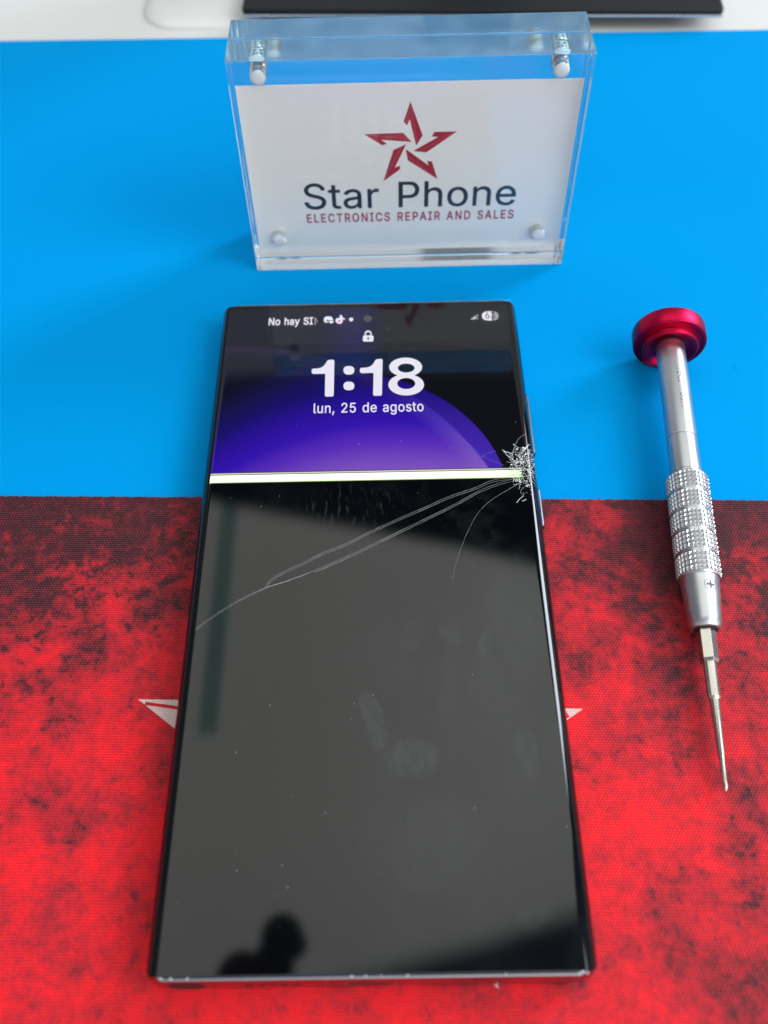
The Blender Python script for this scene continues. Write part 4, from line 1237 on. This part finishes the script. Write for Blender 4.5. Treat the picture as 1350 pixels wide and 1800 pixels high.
# knurled grip: five bands of four rows of raised pads
BANDS = [(40.7, 44.9), (45.75, 49.95), (50.85, 55.1), (56.05, 60.4), (61.35, 65.8)]
NTEETH = 30
seg = NTEETH * 4
prof = [(40.0, 4.05, 0), (40.25, 4.5, 0), (40.6, 4.5, 0)]
for b0, b1 in BANDS:
    step_ = (b1 - b0) / 4
    prof.append((b0 - 0.12, 4.42, 0))
    for r_ in range(4):
        t0 = b0 + r_ * step_
        prof += [(t0 + 0.02, 4.40, 0), (t0 + step_ * 0.2, 4.76, 1), (t0 + step_ * 0.78, 4.80, 1), (t0 + step_ * 0.97, 4.40, 0)]
    prof.append((b1 + 0.1, 4.45, 0))
    prof.append((b1 + 0.25, 4.50, 0))
prof += [(66.3, 4.4, 0), (66.4, 4.1, 0)]
prof = sorted(prof, key=lambda p: p[0])
rings = []
for s_, r_, tooth in prof:
    ring_ = []
    for k in range(seg):
        ph = k % 4
        rr = r_ if not tooth else (4.40 if ph == 0 else (r_ if ph in (1, 2) else r_ - 0.03))
        th = 2 * math.pi * (k + (0.25 if ph == 1 else (-0.1 if ph == 3 else 0))) / seg
        ring_.append((s_, rr * math.cos(th), rr * math.sin(th)))
    rings.append(ring_)
bm = bmesh.new()
loft(bm, rings)
bmesh.ops.recalc_face_normals(bm, faces=bm.faces)
obj('knurled_grip', bm, M['knurl'], drv)
turned('nose', [(66.35, 3.9), (66.4, 4.12), (66.8, 4.14), (76.3, 3.50), (77.0, 3.46), (77.9, 3.0), (78.0, 2.5)], M['alu'])
turned('nose_recess', [(77.7, 2.55), (78.06, 2.5), (78.05, 1.9)], M['hole'])


def faceted(name, prof_, m_, n_, twist=0.0):
    bm_ = bmesh.new()
    rr = [[(s_, r_ * math.cos(2 * math.pi * k / n_ + twist), r_ * math.sin(2 * math.pi * k / n_ + twist)) for k in range(n_)] for s_, r_ in prof_]
    loft(bm_, rr)
    bmesh.ops.recalc_face_normals(bm_, faces=bm_.faces)
    return obj(name, bm_, m_, drv, bevel=0.06)


faceted('bit_shank', [(77.0, 2.02), (84.6, 2.0), (85.3, 1.75)], M['steel'], 6, 0.35)
faceted('bit_neck', [(85.0, 1.38), (92.6, 1.32), (93.2, 1.1)], M['steel'], 12, 0.1)
turned('bit', [(93.0, 1.06), (105.0, 0.66), (105.4, 0.55), (109.4, 0.52), (110.6, 0.48), (111.2, 0.25), (111.4, 0.05)], M['steel'], 24)

# etched marks wrapped round the metal
V_UP = rotm.inverted() @ (Vector(CAM_LOC) - SA)


def wrap(me_, s0, th0, radius, flip=False):
    """(along, across) mm -> on the turned surface; th0 is measured round the axis"""
    def f(a, b):
        s_ = s0 + (a if not flip else -a)
        r_ = radius(s_) + 0.015
        th = th0 + b / r_
        return (s_, r_ * math.cos(th), r_ * math.sin(th))
    return map_mesh(me_, f)


def circle_angle(s_):
    q = V_UP - Vector((s_, 0, 0))
    return math.atan2(q.z, q.y)


def rsh(s_): return 3.58
def rno(s_): return 4.14 - 0.0674 * (s_ - 66.8)


SIDE = -1.0       # towards the right-hand side of the picture
tpol, tw = text_polys('MEGA-IDEA', 'R', 0.05)
th_t = circle_angle(16) + SIDE * 0.95
k_ = 1.7
me = flat_mesh([[(-p[0] * k_ * 0.85, p[1] * k_) for p in P_] for P_ in tpol])
link('etched_name', wrap(me, 22.3, th_t + 0.2, lambda s_: 3.575), M['etch'], drv)
th_c = circle_angle(69) + SIDE * 0.58
ringp = ell(0, 0, 1.32, 1.42, 40)
ringi = ell(0, 0, 1.22, 1.32, 40)
a_ = 0.26
b_ = 0.92
plus = [(-a_, -b_), (a_, -b_), (a_, -a_), (b_, -a_), (b_, a_), (a_, a_), (a_, b_), (-a_, b_), (-a_, a_), (-b_, a_), (-b_, -a_), (-a_, -a_)]
me = flat_mesh([ringp, ringi, plus])
link('etched_cross', wrap(me, 69.1, th_c, rno), M['etch'], drv)
tri = [[(0, -0.75), (1.9, -0.07), (1.9, 0.07), (0, 0.75), (0, 0.62), (0.55, 0.42), (0.55, -0.42), (0, -0.62)], [(0.68, -0.36), (0.68, 0.36), (1.66, 0.0)]]
me = flat_mesh(tri)
link('etched_letter', wrap(me, 71.9, th_c, rno), M['etch'], drv)

sm = []
random.seed(31)
for k in range(9):                                    # fine illegible print beyond the name
    a0 = -(0.0 + k * 0.72)
    sm.append([(a0, 0.05), (a0 - 0.14, 0.05), (a0 - 0.30, 1.0), (a0 - 0.16, 1.0)])
    if k % 3: sm.append([(a0 - 0.25, 0.45), (a0 - 0.52, 0.45), (a0 - 0.52, 0.58), (a0 - 0.25, 0.58)])
link('etched_small_print', wrap(flat_mesh(sm), 12.6, th_t + 0.2, lambda s_: 3.575), M['etch'], drv)
lg = [[(0, 0), (2.2, 0.55), (2.2, 0.68), (0, 0.14)], [(0.9, 0.9), (3.2, 1.25), (3.2, 1.38), (0.9, 1.04)], [(1.1, -0.5), (1.25, -0.5), (1.9, 1.5), (1.75, 1.5)]]
link('etched_logo', wrap(flat_mesh(lg[:2]), 23.6, th_t + 0.15, lambda s_: 3.575), M['etch'], drv)

# a hair lying on the blue mat
bm = bmesh.new()
hp = [at(u_, v_, 0) for u_, v_ in ((1046, 638), (1058, 644), (1067, 652), (1078, 655), (1084, 661))]
L_ = smooth_line([(p.x, p.y) for p in hp], 30)
ribbon(bm, L_, 0.07, lambda a, b: Z_BLUE + 0.03)
hair = obj('hair', bm, plain('dark_hair', (0.0, 0.12, 0.32), 0.6))
tag(hair, 'short fine hair on the blue mat left of the screwdriver cap', 'hair')
